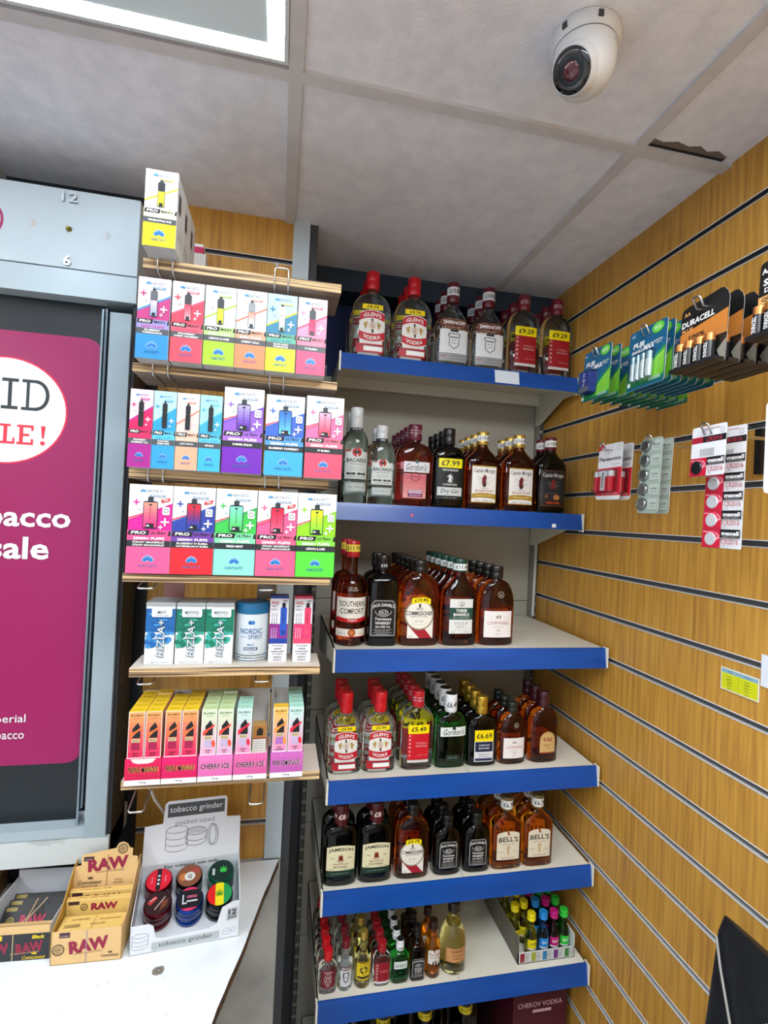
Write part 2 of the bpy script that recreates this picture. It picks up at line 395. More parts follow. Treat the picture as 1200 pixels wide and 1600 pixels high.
# ------------------------------------------------------------------ tobacco cabinet
GX = -.2546; GY = .93; GL = -1.5
t = thing('tobacco_cabinet', 'tall grey tobacco cabinet with dark red roller front and clock marks above', 'cabinet', (GX, GY, .98))
Zo = .98; ox = lambda x: x-GX
def gbox(x0, x1, y0, y1, z0, z1, m, name, par=t): return MB().box(ox(x0), ox(x1), y0-GY, y1-GY, z0-Zo, z1-Zo, m).build(name, par)
fas = gbox(GL, GX, .93, 1.04, 1.988, 2.1175, GREYP, 'fascia')
gbox(GL, GX, .932, 1.04, 1.943, 1.9865, mat('#a9b8be', .35, .1), 'top_rail')
gbox(-.2936, -.2607, .932, .95, 1.034, 1.924, mat('#8f9fa6', .42), 'post')
mb = MB().box(ox(-.2607), ox(GX), .94-GY, 1.02-GY, 1.0-Zo, 1.943-Zo, mat('#23282c', .5))
A = Art(); random.seed(8)
for q in range(26):
    u = random.uniform(8, 70); v = random.uniform(1060, 1330)-980; a = random.uniform(-.6, .6); l1 = random.uniform(3, 11)
    A.ln([(u, v), (u+l1*.4*a, v+l1)], random.uniform(.8, 2.4), random.choice(['#8a8f93', '#6c7276', '#b2b6b8']))
A.put(mb, lambda a, b, l: (ox(GX)+.0003+l, .94-GY+a*.001, b*.001))
mb.build('side_panel', t)
gbox(GL, -.2936, 1.0, 1.02, 1.04, 1.943, mat('#0c1116', .5), 'dark_back')
gbox(-.3090, -.3060, .940, .965, 1.06, 1.93, mat('#7f8f98', .3, .6), 'guide_rail')
gbox(-.3020, -.2990, .936, .965, 1.09, 1.93, mat('#5d6b74', .3, .6), 'guide_rail')
gbox(GL, -.3095, .962, .975, 1.054, 1.943, mat('#0e171c', .4), 'shutter')
# dark red poster with rounded right corners on the shutter
mb = MB(); A = Art()
x0, x1, z0, z1 = -640, -312, 1155, 1884; A.l = 0
PK = '#900c52'
pts = [(x0, z0), (x1-26, z0)]+[(x1-26+26*math.sin(math.radians(a)), z0+26-26*math.cos(math.radians(a))) for a in (15, 30, 45, 60, 75, 90)]+[(x1, z1-22), (x1-3, z1-12), (x1-12, z1-4), (x1-22, z1), (x0, z1)]
A.p(pts, mat(PK, .38, key='poster'))
A.e(-457.5, 1750, 95.5, 90, '#e0213f', 48); A.e(-457.5, 1750, 93, 87.5, '#dfe8ec', 48)
INK = '#1d2426'
def slab(cx, txt, w, z, h, col):
    A.t(txt, cx, z, h, col, w=w, b=.035)
# typewriter lettering: NO ID / NO SALE!
def D_(x, z, w, h, c):
    A.r(x, z, x+w*.13, z+h, c)
    A.r(x-w*.18, z+h-h*.10, x+w*.45, z+h, c); A.r(x-w*.18, z, x+w*.45, z+h*.10, c)
    A.ring(x+w*.38, z+h/2, w*.55, h/2, w*.15, c, 24, -90, 90)
def I_(x, z, w, h, c):
    A.r(x+w*.38, z, x+w*.62, z+h, c); A.r(x, z+h-h*.11, x+w, z+h, c); A.r(x, z, x+w, z+h*.11, c)
I_(-463, 1752, 25, 52, INK); D_(-426, 1752, 38, 52, INK)
A.t('NO', -512, 1778, 52, INK, w=70, b=.05)
def L_(x, z, w, h, c): A.r(x+w*.25, z, x+w*.5, z+h, c); A.r(x, z, x+w, z+h*.12, c); A.r(x, z+h*.88, x+w*.72, z+h, c); A.r(x+w*.86, z, x+w, z+h*.32, c)
def E_(x, z, w, h, c): A.r(x+w*.15, z, x+w*.38, z+h, c); A.r(x, z, x+w, z+h*.12, c); A.r(x, z+h*.88, x+w, z+h, c); A.r(x+w*.3, z+h*.44, x+w*.75, z+h*.56, c); A.r(x+w*.86, z, x+w, z+h*.3, c); A.r(x+w*.86, z+h*.72, x+w, z+h, c)
RD = '#d2263a'
L_(-463, 1694, 23, 33, RD); E_(-437, 1694, 25, 33, RD); A.p([(-401, 1727), (-394, 1727), (-396, 1706), (-399, 1706)], RD); A.e(-397.5, 1698, 3.6, 3.6, RD)
A.t('NO SA', -514, 1710, 33, RD, w=92, b=.05)
A.t('tobacco', -438, 1573, 35, '#dfe3e6', w=180, b=.04); A.t('on sale', -466, 1520, 38, '#dfe3e6', w=174, b=.04)
A.t('Imperial', -434, 1232, 17.5, '#d9d5da', w=66, b=.012); A.t('Tobacco', -434, 1207, 14.5, '#d9d5da', w=64, b=.012)
A.put(mb, lambda a, b, l: (ox(a*.001), .9615-GY-l*1.0, b*.001-Zo))
mb.build('poster', t)
# ledge at the foot
mb = MB().box(ox(GL), ox(-.2936), .935-GY, 1.04-GY, 1.042-Zo, 1.058-Zo, mat('#9aa8ae', .45)); mb.build('sill', t)
gbox(GL, GX, .931, 1.04, 1.001, 1.041, LEDGE, 'ledge')
gbox(-.3095, -.2945, .955, .97, 1.055, 1.075, STEEL, 'latch')
# clock numerals glued on the fascia
def numeral(txt, x, z, h, w, name):
    mb = MB(); A = Art().t(txt, 0, 0, h, mat('#cdd6da', .25, .5), w=w, b=.02)
    A.put(mb, front(-.003)); A2 = Art().t(txt, .6, -.6, h, mat('#7d8a90', .4), w=w, b=.02); A2.put(mb, front(-.0003))  # offset darker copy paints the numeral's shadow on the fascia
    o = mb.build(name, fas, (ox(x), .93-GY, z-Zo)); return o
numeral('12', -.3625, 2.104, 16, 24, 'clock_numeral'); numeral('6', -.362, 1.999, 17, 11, 'clock_numeral')
for x, z in ((-.416, 2.055), (-.305, 2.050)):
    MB().add([(-.008, 0, 0), (0, 0, -.008), (.008, 0, 0), (0, 0, .008), (0, -.005, 0)], [(0, 1, 4), (1, 2, 4), (2, 3, 4), (3, 0, 4)], mat('#dfe6ea', .15, .4)).build('diamond_marker', fas, (ox(x), .93-GY-.0002, z-Zo))
MB().lathe([(.0045, 0), (.0045, .001), (.0026, .002), (.0026, .007), (.0015, .008)], mat('#8a7a3a', .35, .8), 16, Matrix.Rotation(math.pi/2, 4, 'X')).build('clock_spindle', fas, (ox(-.362), .93-GY-.0002, 2.052-Zo))
mb = MB(); Art().ring(0, 0, 34, 34, 4, '#9c2a5a').put(mb, front(0)); mb.build('logo_ring', fas, (ox(-.492), .93-GY, 2.052-Zo))
MB().lathe([(.004, 0), (.003, .002), (.001, .003)], STEEL, 12, Matrix.Rotation(math.pi/2, 4, 'X')).build('screw', t, (ox(-.372), .999-GY, 1.93-Zo))
t.location = (-.2943, 1.0751, .8833); t.scale = (1.156, 1.156, 1.156)      # true size of the cabinet: it stands against the wall

# ------------------------------------------------------------------ counter
pts = [(.037, 1.199), (-.3, 1.199), (-1.5, 1.199), (-1.5, .56), (-.14, .56)]
n = 26; edge = []
random.seed(2)
for i in range(1, n):
    f = i/n; edge.append((-.14+(.037+.14)*f+random.uniform(-.0016, .0016), .56+(1.199-.56)*f))
poly = pts+edge
mb = MB().prism(poly, lambda x, y, d: (x, y, d), .782, .800, COUNTER, CHIP)
A = Art()
random.seed(5)
for q in range(14):
    x = random.uniform(-300, -100); y = random.uniform(780, 930); A.ln([(x, y), (x+random.uniform(-4, 4), y+random.uniform(2, 9))], .7, '#a9afb2')
A.put(mb, on_top(.800))
ct = mb.build('shop_counter'); tag(ct, 'white counter top with a rough slanted chipboard edge', 'counter')
mb = MB(); Art().p([(-9, -6), (-2, -9), (8, -7), (10, 1), (7, 9), (-5, 8), (-10, 3)], '#7d776a').e(1, 0, 4.6, 4.6, '#55524a').e(1, 0, 2.8, 2.8, '#8f8c80').put(mb, on_top(.8004, 0, 0))
mb.build('screw_hole', ct, (-.167, .938, 0))
tag(MB().box(-1.48, -.30, .62, .98, 0, .781, mat('#8d8d88', .6)).build('counter_cabinet'), 'pale cabinet holding up the white counter', 'cabinet')

# ------------------------------------------------------------------ bottles
def sect(a, b, n, N=36):
    o = []
    for j in range(N):
        t = 2*math.pi*(j+.5)/N; c, s = math.cos(t), math.sin(t)
        o.append((a*math.copysign(abs(c)**(2/n), c), b*math.copysign(abs(s)**(2/n), s)))
    return o
class Kind:
    """dimensions in mm; w width, d depth, sh shoulder start, nz neck start, nr neck radius, top glass height"""
    def __init__(s, w, d, H, sh, nz, nr, body, n=3.2, shape='round', capz=0, capr=0, capc='#b01020', sleeve=None, art=None, neck=None, capm=None, desc='', name='bottle', cat='bottle', ridge=.35, capart=None, bulge=0, bodyrough=.02, captop=None):
        s.__dict__.update(locals()); del s.__dict__['s']
        s.prof = []
        P = s.prof; a, b = w/2, d/2
        for z, k in ((0, .86), (1.2, .94), (4, 1.0)): P.append((z, a*k if k < 1 else a, b*k if k < 1 else b, n))
        P.append((sh*.5, a+bulge, b+bulge, n)); P.append((sh, a, b, n))
        m = 9
        for i in range(1, m+1):
            t = i/m
            if shape == 'round': k = math.sqrt(max(0, 1-t*t)); z = sh+(nz-sh)*t
            elif shape == 'slope': k = .5+.5*math.cos(math.pi*t); k = k**.85; z = sh+(nz-sh)*t
            elif shape == 'square': k = (1-t**3.2)**.8 if t < 1 else 0; z = sh+(nz-sh)*t
            P.append((z, nr+(a-nr)*k, nr+(b-nr)*k if b > nr else nr, n+(2-n)*t**2))
        P.append((nz+3, nr, nr, 2)); P.append((s.capz or H-2, nr*.97, nr*.97, 2)); P.append((H-3, nr*.93, nr*.93, 2))
    def at(s, z):
        P = s.prof
        for p, q in zip(P, P[1:]):
            if p[0] <= z <= q[0]:
                t = (z-p[0])/((q[0]-p[0]) or 1); return [p[i]+(q[i]-p[i])*t for i in (1, 2, 3)]
        return list(P[-1][1:])
    def wrap(s, off=.25):
        def fn(x, z, l):
            a, b, n = s.at(z); u = min(abs(x)/a, .985)
            y = b*(1-u**n)**(1/n); return (x*.001, -(y+off)*.001-l, z*.001)
        return fn
    def make(s, label='x'):
        t = thing(s.name, label, s.cat)
        mb = MB(); mb.rings([[(x*.001, y*.001, z*.001) for x, y in sect(a, b, n)] for z, a, b, n in s.prof], s.body); mb.build('glass', t)
        if s.capz:
            mb = MB(); r = s.capr or s.nr+2; m = s.capm or mat(s.capc, .3, spec=.6)
            h0, h1 = s.capz*.001, s.H*.001; R = r*.001
            mb.lathe([(R*.97, h0), (R, h0+.0008), (R, h0+(h1-h0)*.42), (R*.95, h0+(h1-h0)*.46), (R, h0+(h1-h0)*.50), (R, h1-.0015), (R*.93, h1)], m, 32, ridge=s.ridge*.001 if s.ridge else 0)
            if s.captop: mb.lathe([(R*.97, h1), (R*.9, h1+.0006)], mat(s.captop, .3), 24)
            if s.capart:
                A = Art(); s.capart(A); A.put(mb, cyl(r+.6), 3)
            mb.build('cap', t)
        if s.sleeve:
            z0, z1, txt, col, ink = s.sleeve; r = (s.capr or s.nr+2)+.7
            if s.sleeve[0] < (s.capz or 1e9) and not s.capz: r = s.nr+.8
            mb = MB(); R = r*.001
            rs = [[(R*math.cos(2*math.pi*j/28), R*math.sin(2*math.pi*j/28), z*.001) for j in range(28)] for z in (z0, z1)]
            mb.rings(rs, mat(col, .45), cap0=True, cap1=True)
            A = Art(); hh = (z1-z0); A.t(txt, 0, (z0+z1)/2, hh*.55, ink, w=min(r*1.9, hh*.5*len(txt)*.8), b=.03)
            A.put(mb, cyl(r+.15), 3); mb.build('price_sleeve', t)
        if s.art:
            for nm, f in (s.art if isinstance(s.art, list) else [('label', s.art)]):
                A = Art(); f(A); q = A.q; cuts = [(0, nm)]+A.cut+[(len(q), '')]
                for (a, na), (b, _) in zip(cuts, cuts[1:]):
                    A.q = q[a:b]; mb = MB(); A.put(mb, s.wrap(), 4, .00004); mb.build(na, t)
        bpy.context.view_layer.update()
        return t
def cyl(r):
    return lambda x, z, l: ((r*.001+l)*math.sin(x/r), -(r*.001+l)*math.cos(x/r), z*.001)
def lion(A, x, y, s, c, f=1):
    A.e(x, y, 2.2*s, 4.2*s, c, 10, -18*f); A.e(x-1.6*s*f, y+4.6*s, 1.8*s, 1.9*s, c, 8); A.ln([(x-f*s, y+2*s), (x-4*s*f, y+3.6*s)], 1.1*s, c); A.ln([(x-f*s, y), (x-4*s*f, y+.3*s)], 1.1*s, c)
    A.ln([(x, y-3*s), (x-2.5*s*f, y-7*s)], 1.4*s, c); A.ln([(x+.5*s*f, y-3*s), (x+1.2*s*f, y-7.4*s)], 1.4*s, c); A.ln([(x+2*s*f, y-2*s), (x+4.2*s*f, y+1.5*s), (x+3*s*f, y+4.2*s)], .9*s, c)
GOLD, INKB, RED, PW = '#b8923a', '#15171a', '#c01528', '#e9e8e4'
def a_glens(s, price):
    def f(A):
        k = s
        A.e(0, 80*k, 33*k, 40*k, PW, 36); A.r(-30*k, 34*k, 27*k, 60*k, PW)
        A.r(-26*k, 121*k, 26*k, 134*k, '#f0d800'); A.t(price, 0, 127.5*k, 7*k, INKB, w=30*k, b=.03)
        A.band(-31*k, 31*k, 101*k, 22*k, 8*k, PW); A.band(-31*k, 31*k, 101*k, 18*k, 8*k, RED); A.t("GLEN'S", 0, 104*k, 10*k, PW, w=46*k, arc=5*k, b=.045)
        for j in range(-4, 5): A.e(30.5*k*(1 if j % 2 else 1), (80+j*3.4)*k, 1.5*k, 1.5*k, PW, 8)
        A.e(0, 80*k, 9*k, 9*k, '#e9e2d2', 14); A.ring(0, 80*k, 9*k, 9*k, 1*k, GOLD); A.t('G', 0, 80*k, 10*k, '#8c1220', b=.03)
        lion(A, -17*k, 81*k, 1.35*k, GOLD, -1); lion(A, 17*k, 81*k, 1.35*k, GOLD, 1)
        A.band(-33*k, 33*k, 57*k, 23*k, -7*k, PW); A.band(-33*k, 33*k, 57*k, 19*k, -7*k, RED); A.t('VODKA', 0, 54*k, 10*k, PW, w=44*k, arc=-5*k, b=.045)
        A.r(-38*k, 12*k, 30*k, 34*k, '#b9182c'); A.r(-36*k, 28*k, 26*k, 31*k, '#7a2430'); A.r(-20*k, 16*k, 28*k, 28*k, PW); A.r(-18*k, 18*k, 26*k, 26*k, '#f4f4f2')
        A.r(-34*k, 5*k, 18*k, 11*k, '#a8a5a0')
    return f
def a_smirnoff(A):
    A.r(-38, 103, 38, 125, '#6b2f1c'); A.r(-36.5, 105, 36.5, 123.5, '#5a1f16'); A.ring(0, 114, 37, 10.5, .7, '#d8c9a8'); A.r(-33, 107, 33, 121.5, '#5f1d18')
    A.t('SMIRNOFF', 0, 114.5, 10, PW, w=60, b=.045)
    A.t('SMIRNOFF', 0, 99.5, 6, '#8b5a36', w=64, b=.03)
    A.p([(-38, 34), (38, 34), (38, 96), (20, 97), (0, 93), (-20, 97), (-38, 96)], '#dfe2e4')
    A.ln([(-34, 50), (-20, 70), (-28, 88)], .6, '#c2c7ca'); A.ln([(24, 48), (31, 66), (26, 90)], .6, '#c2c7ca')
    sh = [(-15, 86), (15, 86), (17, 80), (14, 74), (14, 55), (0, 45), (-14, 55), (-14, 74), (-17, 80)]
    A.p(sh, '#2c2f33'); A.p([(x*.86, 66+(y-66)*.9) for x, y in sh], '#e6e8ea')
    A.p([(-12, 90), (12, 90), (9, 97), (0, 94), (-9, 97)], '#2b2b2e'); A.ln([(-12, 78), (-5, 74.5), (0, 77), (5, 74.5), (12, 78)], 2.6, '#2c2f33')
    A.t('No 21', 0, 68, 4.6, '#55595d', w=14, b=.02); A.t('VODKA', 0, 60, 3.2, '#55595d', w=18, b=.02)
    A.r(-38, 13, 38, 33, '#9a9c9d'); A.r(-38, 33, 38, 34, '#55575a'); A.t('1864', -28, 26, 5, '#a23a32', w=12); A.t('SMIRNOFF No 21', 12, 28, 2.6, '#4c4e50', w=38); A.t('VODKA TRIPLE DISTILLED', 10, 20, 2.4, '#4c4e50', w=44)
def a_chekov(k, price):
    def f(A):
        A.r(-31*k, 30*k, 31*k, 103*k, '#9c1220' if k > .9 else '#c81828')
        A.r(-31*k, 103*k, 31*k, 128*k, '#f2dd00'); A.t(price, 0, 115.5*k, 13*k, INKB, w=44*k, b=.04)
        for i, ch in enumerate('CHEKOV'): A.t(ch, -25*k, (97-i*11)*k, 5.2*k, PW, rot=-90, b=.03)
        A.t('VODKA', 8*k, 76*k, 6*k, '#d98a90' if k > .9 else '#e9a0a5', w=32*k, b=.0); A.t('TRIPLE DISTILLED', 8*k, 68*k, 2.6*k, PW, w=34*k)
        A.t('37.5% vol   35cl', 12*k, 42*k, 2.4*k, '#d8a0a0', w=30*k); A.r(-31*k, 22*k, 31*k, 29*k, '#ddd6d4'); A.t('PRODUCT OF THE UK', 0, 25.5*k, 2.6*k, '#9a8a8a', w=44*k)
    return f
def bat(A, x, y, s):
    A.e(x, y, 9*s, 9*s, '#a81e28', 20); A.e(x, y, 8*s, 8*s, '#c43038', 20)
    A.p([(x-6*s, y+2*s), (x-2*s, y+3*s), (x, y+1*s), (x+2*s, y+3*s), (x+6*s, y+2*s), (x+4*s, y-3*s), (x+1.4*s, y-2*s), (x, y-4.5*s), (x-1.4*s, y-2*s), (x-4*s, y-3*s)], '#1d1012')
def a_bacardi(k, w):
    def f(A):
        A.r(-w, 58*k, w, 122*k, '#d2d9d6'); A.e(0, 122*k, w*.55, 10*k, '#d2d9d6'); bat(A, 0, 121*k, 1.25*k)
        A.t('BACARDI', 0, 102*k, 9.5*k, '#23282c', w=w*1.75, b=.035); A.t('CARTA BLANCA', 0, 93*k, 3*k, '#4a5256', w=w*1.3)
        for j in range(3): A.r(-w*.6, (85-j*3.4)*k, w*.6, (85.8-j*3.4)*k, '#a2aba9')
        for j in range(-3, 4): A.e(j*w*.24, 70*k, w*.13, 3.4*k*(1 if j % 2 else .7), '#33383a', 8)
        A.t('SUPERIOR WHITE RUM', 0, 63*k, 2.4*k, '#55605f', w=w*1.4)
        A.new('lower_label'); A.r(-w*.95, 28*k, w*.95, 50*k, '#a9b2b0'); A.r(-w*.85, 31*k, w*.85, 47*k, '#bcc5c2'); A.t('70cl  37.5% vol', 0, 39*k, 4*k, '#5b6664', w=w*1.4)
    return f
def a_gordonpink(A):
    A.r(-38, 92, -30, 108, '#b06a78'); A.r(-30, 84, 36, 110, '#d9d6d8'); A.t("Gordon's", 2, 97, 17, '#3d5a5c', w=52, sh=.25, b=.012); A.e(3, 110, 5, 4, '#33565a', 10)
    A.r(-30, 20, 28, 80, '#d98a86'); A.g(-30, 20, 28, 78, '#e19a92', '#c8606a', 5); A.ring(0, 73, 12, 12, 1.4, '#7c3444'); A.ring(0, 73, 9.5, 9.5, .8, '#7c3444'); A.t('1769', 0, 73, 4, '#7c3444', w=11)
    A.r(-18, 23, 20, 41, '#7b3a68'); A.r(-16, 32, 18, 40, '#d9c0cf'); A.t('PREMIUM PINK', 1, 36, 3.4, '#6c2a4a', w=30); A.t('DISTILLED GIN', 1, 27, 3.2, '#e5cfe0', w=28)
def a_grosv(A):
    A.r(-36, 22, 36, 122, '#101816'); A.r(-30, 101, 31, 124, '#e9dc12'); A.t('£7.99', 0, 112.5, 14, INKB, w=48, b=.03)
    A.t('GROSVENOR', 0, 95, 5.5, '#d6d9d8', w=42, b=.03)
    A.e(0, 84, 2.3, 2.6, '#d6d9d8', 8); A.p([(-5, 66), (5, 66), (3.5, 76), (5.5, 82), (-5.5, 82), (-3.5, 76)], '#d6d9d8'); A.ln([(-8, 78), (-4, 80)], 1.6, '#d6d9d8'); A.ln([(4, 80), (8, 72)], 1.6, '#d6d9d8')
    A.ring(0, 68, 7, 4, 1, '#d6d9d8', 20, 180, 360); A.t('LONDON', 0, 59, 5.4, '#d6d9d8', w=36, b=.03)
    A.r(-32, 31, 32, 52, '#c8ccc9'); A.t('Dry Gin', 0, 41, 13, '#39413f', w=46, sh=.3); A.t('37.5% vol  35cl', 0, 26, 3, '#98a09c', w=34)
def a_captain(dark):
    def f(A):
        if dark: bg, ink, band, s2 = '#1d2428', '#cfcac2', '#5a2412', '#c04a22'
        else: bg, ink, band, s2 = '#e5e2dc', '#3a3d44', '#a8842a', '#a84a3a'
        A.r(-33, 18, 33, 112, '#5f3a22' if dark else '#a8842a'); A.r(-32, 20, 32, 109 if not dark else 110, bg)
        A.t('Captain Morgan', 0, 98, 14, ink, w=58, b=.02)
        A.ln([(-16, 84), (14, 66)], 1, '#7d7a78'); A.ln([(16, 84), (-14, 66)], 1, '#7d7a78'); A.ln([(-18, 76), (18, 72)], .8, '#9a8f8a')
        A.p([(-6, 62), (7, 62), (4, 72), (6, 84), (0, 90), (-6, 80)], '#6e1a24' if not dark else '#7c241c'); A.p([(-4, 58), (4, 58), (3, 66), (-3, 66)], '#2a2326')
        if not dark:
            A.t('ORIGINAL', 0, 55, 2.6, '#77706a', w=18); A.t('Spiced Gold', 0, 48, 8, s2, w=50, sh=.2); A.band(-32, 32, 34, 12, 3, '#a98528'); A.t('RUM BASED SPIRIT DRINK', 0, 36, 2.5, '#efe0b0', w=44)
            A.t('70cl   35% vol', 0, 23, 3.4, '#77706a', w=50)
        else:
            A.e(10, 42, 9, 7, '#b5733a', 12); A.e(-18, 44, 5, 5, '#7a4422', 10); A.r(-32, 20, 32, 35, '#22140f'); A.t('DARK RUM', 0, 27.5, 6.5, s2, w=36, b=.04); A.t('Jamaica Rum', -2, 52, 4, '#6f6a64', w=26)
    return f
def a_southern(A):
    A.r(-32, 61, 32, 107, '#e6e1d6'); A.t('SOUTHERN', 0, 93, 12, '#2b2522', w=55, b=.02); A.t('COMFORT', 0, 77, 12, '#2b2522', w=52, b=.02)
    A.band(-31, 31, 60, 9, -4, '#b8141f'); A.t('Original', 0, 57, 6, PW, w=20, sh=.2)
    A.new('lower_label'); A.r(-32, 20, 32, 38, '#e1dccf'); A.r(-32, 20, 32, 22, '#b8141f'); A.e(0, 30, 8.5, 8.5, '#9c4a1e', 18); A.e(0, 30, 5, 5, '#c97a3a', 14); A.t('35% vol', -21, 28, 3, '#6b5a4a', w=14); A.t('35cl', 21, 28, 3, '#6b5a4a', w=9)
    A.new('neck_print'); A.t('EST. 1874', 0, 128, 3.4, '#d8cfc0', w=16); A.t('NEW ORLEANS', 0, 123, 3, '#d8cfc0', w=22)
def a_jd(k):
    def f(A):
        q = lambda *v: [x*k for x in v]
        A.r(*q(-29, 22, 29, 104), '#0b0b0c'); o = [(-27, 24), (27, 24), (27, 92), (20, 101), (-20, 101), (-27, 92), (-27, 24)]
        A.ln([(x*k, y*k) for x, y in o], 1.0*k, '#c9c9c7'); A.ln([(x*k*.93, (y-62)*.95*k+62*k) for x, y in o], .5*k, '#8a8a89')
        A.t("JACK DANIEL'S", 0, 87*k, 9*k, '#e6e6e4', w=50*k, arc=4*k, b=.03)
        A.ring(0, 79*k, 19*k, 13*k, 1.2*k, '#c9c9c7', 24, 180, 360); A.e(0, 75*k, 11*k, 6*k, '#d8d8d6', 18); A.e(0, 75*k, 9.5*k, 4.8*k, '#151515', 18); A.t('No.7', 0, 75*k, 5*k, '#e6e6e4', w=13*k, b=.03)
        A.t('Tennessee', 0, 61*k, 7*k, '#dcdcda', w=38*k, sh=.25, b=.03); A.t('WHISKEY', 0, 51.5*k, 6*k, '#e6e6e4', w=36*k, b=.04)
        A.t('35cl 40% Vol.', 0, 43.5*k, 5*k, '#e6e6e4', w=34*k, b=.03)
        for j, wv in enumerate((40, 34, 42, 30)): A.t('DISTILLED AND BOTTLED BY'[j:j+18], 0, (37-j*3.3)*k, 1.9*k, '#b9b9b7', w=wv*k, b=.03)
    return f
def a_hc(k, price):
    def f(A):
        A.r(-30*k, 18*k, 30*k, 62*k, '#e6e2d8'); A.p([(-30*k, 50*k), (-30*k, 62*k), (-8*k, 55*k), (18*k, 18*k), (-8*k, 18*k)][::-1], '#a8182a') if False else None
        A.p([(-30*k, 60*k), (-10*k, 62*k), (28*k, 18*k), (-2*k, 18*k), (-30*k, 48*k)], '#a01a2c'); A.p([(-30*k, 45*k), (-30*k, 18*k), (-6*k, 18*k)], '#e6e2d8')
        A.t('35cl', -22*k, 22*k, 3*k, '#8a8278', w=9*k)
        A.e(-3*k, 70*k, 34*k, 34*k, '#e8e4d8', 40); A.ring(-3*k, 70*k, 34*k, 34*k, 2.2*k, '#6b6250'); A.ring(-3*k, 70*k, 31*k, 31*k, 1*k, '#b9a878')
        A.e(-3*k, 91*k, 3*k, 5*k, '#5a4a3a', 8); A.t('HIGH', -3*k, 84*k, 5.5*k, INKB, w=15*k, b=.015); A.t('COMMISSIONER', -3*k, 74*k, 9.5*k, '#17181a', w=62*k, b=.03)
        A.t('BLENDED SCOTCH WHISKY', -3*k, 66.5*k, 2.8*k, '#55504a', w=40*k); A.ring(-3*k, 56*k, 18*k, 8*k, .6*k, '#b9a878', 18, 180, 360); A.t('EST. 1926', -3*k, 56*k, 4*k, '#7a7268', w=18*k)
        A.band(-22*k, 22*k, 100*k, 13*k, 4*k, '#f0d800'); A.t(price, 0, 102*k, 8.5*k, INKB, w=32*k, arc=3*k, b=.03)
    return f
def a_tb(A):
    A.r(-28, 28, 28, 107, '#dcdcd8'); A.ring(-3, 96, 5, 5, 1, '#5b5f5c'); A.ring(4, 97, 4, 4, 1, '#5b5f5c'); A.ring(1, 92, 4, 3, 1, '#5b5f5c')
    A.r(-28, 60, 28, 87, '#17463a'); A.t('THREE', 0, 80.5, 7, PW, w=27, b=.045); A.t('BARRELS', 0, 71.5, 7, PW, w=38, b=.045); A.t('RARE OLD FRENCH BRANDY', 0, 64, 2.4, '#cfd8d4', w=42)
    A.t('V S O P', 0, 51, 6.5, '#75787a', w=32); A.t('BRANDY', 0, 43.5, 3, '#75787a', w=20); A.r(-20, 38, 20, 38.6, '#a8a8a4'); A.t('35cl            38% vol', 0, 32, 2.8, '#8a8a86', w=46)
def a_cv(k):
    def f(A):
        A.r(-34*k, 19*k, 34*k, 80*k, '#e6e0dc'); A.e(0, 67*k, 3.2*k, 5*k, '#7a7066', 8); A.e(-4*k, 66*k, 2*k, 3*k, '#7a7066', 8); A.e(4*k, 66*k, 2*k, 3*k, '#7a7066', 8)
        A.ring(-20*k, 62*k, 6*k, 6*k, .6*k, '#cfc6c2'); A.ring(20*k, 62*k, 6*k, 6*k, .6*k, '#cfc6c2')
        A.t('COURVOISIER', 0, 51*k, 6.5*k, '#b06a66', w=54*k, arc=2*k); A.t('LE COGNAC', 0, 43*k, 2.4*k, '#9a8f8a', w=22*k); A.t('VS', 0, 35*k, 5*k, '#8a6f6a', w=9*k); A.t('40% vol', 0, 27*k, 2.4*k, '#9a8f8a', w=14*k)
        A.new('seal'); A.e(4*k, 118*k, 9*k, 9*k, '#2a1c18', 20); A.ring(4*k, 118*k, 7.4*k, 7.4*k, 1.2*k, '#a89888'); A.e(4*k, 117*k, 2*k, 3*k, '#a89888', 8)
    return f
def a_gordongreen(A):
    A.r(-28, 73, 34, 94, '#dfe6e0'); A.t("Gordon's", 4, 83, 14, '#1d3a2a', w=50, sh=.25, b=.015); A.p([(0, 88), (8, 88), (8, 97), (0, 97)], '#1a2b22')
    A.new('upper_print'); A.t('Special London', 0, 103, 5, '#0c5a30', w=30); A.new('lower_label'); A.r(-14, 17, 20, 31, '#1d2a22'); A.t('DRY GIN', 3, 24, 4, '#6a8a78', w=22)
def a_cb(A):
    A.r(-21, 11, 26, 84, '#d6d8dc'); A.r(-21, 58, 26, 84, '#f0d800'); A.t('£6.69', 2.5, 71, 12.5, INKB, w=38, b=.03)
    A.r(-19, 34, 24, 57, '#18203a'); A.t('CHRISTIAN', 2.5, 49, 4.2, '#cfd2da', w=28, b=.03); A.t('BROTHERS', 2.5, 42, 4.2, '#cfd2da', w=26, b=.03); A.t('BRANDY VS', 2.5, 28, 3, '#55595f', w=26)
    A.r(-19, 13, 24, 19, '#2a3050'); A.t('20cl 37.5% VOL', 2.5, 23, 2.4, '#55595f', w=28)
def a_ej(A):
    A.r(-16, 22, 25, 54, '#c8a46a'); A.e(4.5, 54, 20.5, 20, '#c8a46a', 24); A.ring(4.5, 54, 18.5, 18, .7, '#8a5a2a', 20, 0, 180); A.t('E&J', 4.5, 55, 11, '#8c2c1c', w=22, b=.02)
    A.t('BRANDY', 4.5, 42, 3.4, '#6b4a2a', w=18); A.t('VS', 4.5, 35, 3.4, '#6b4a2a', w=6); A.r(-16, 22, 25, 25, '#8c2c1c')
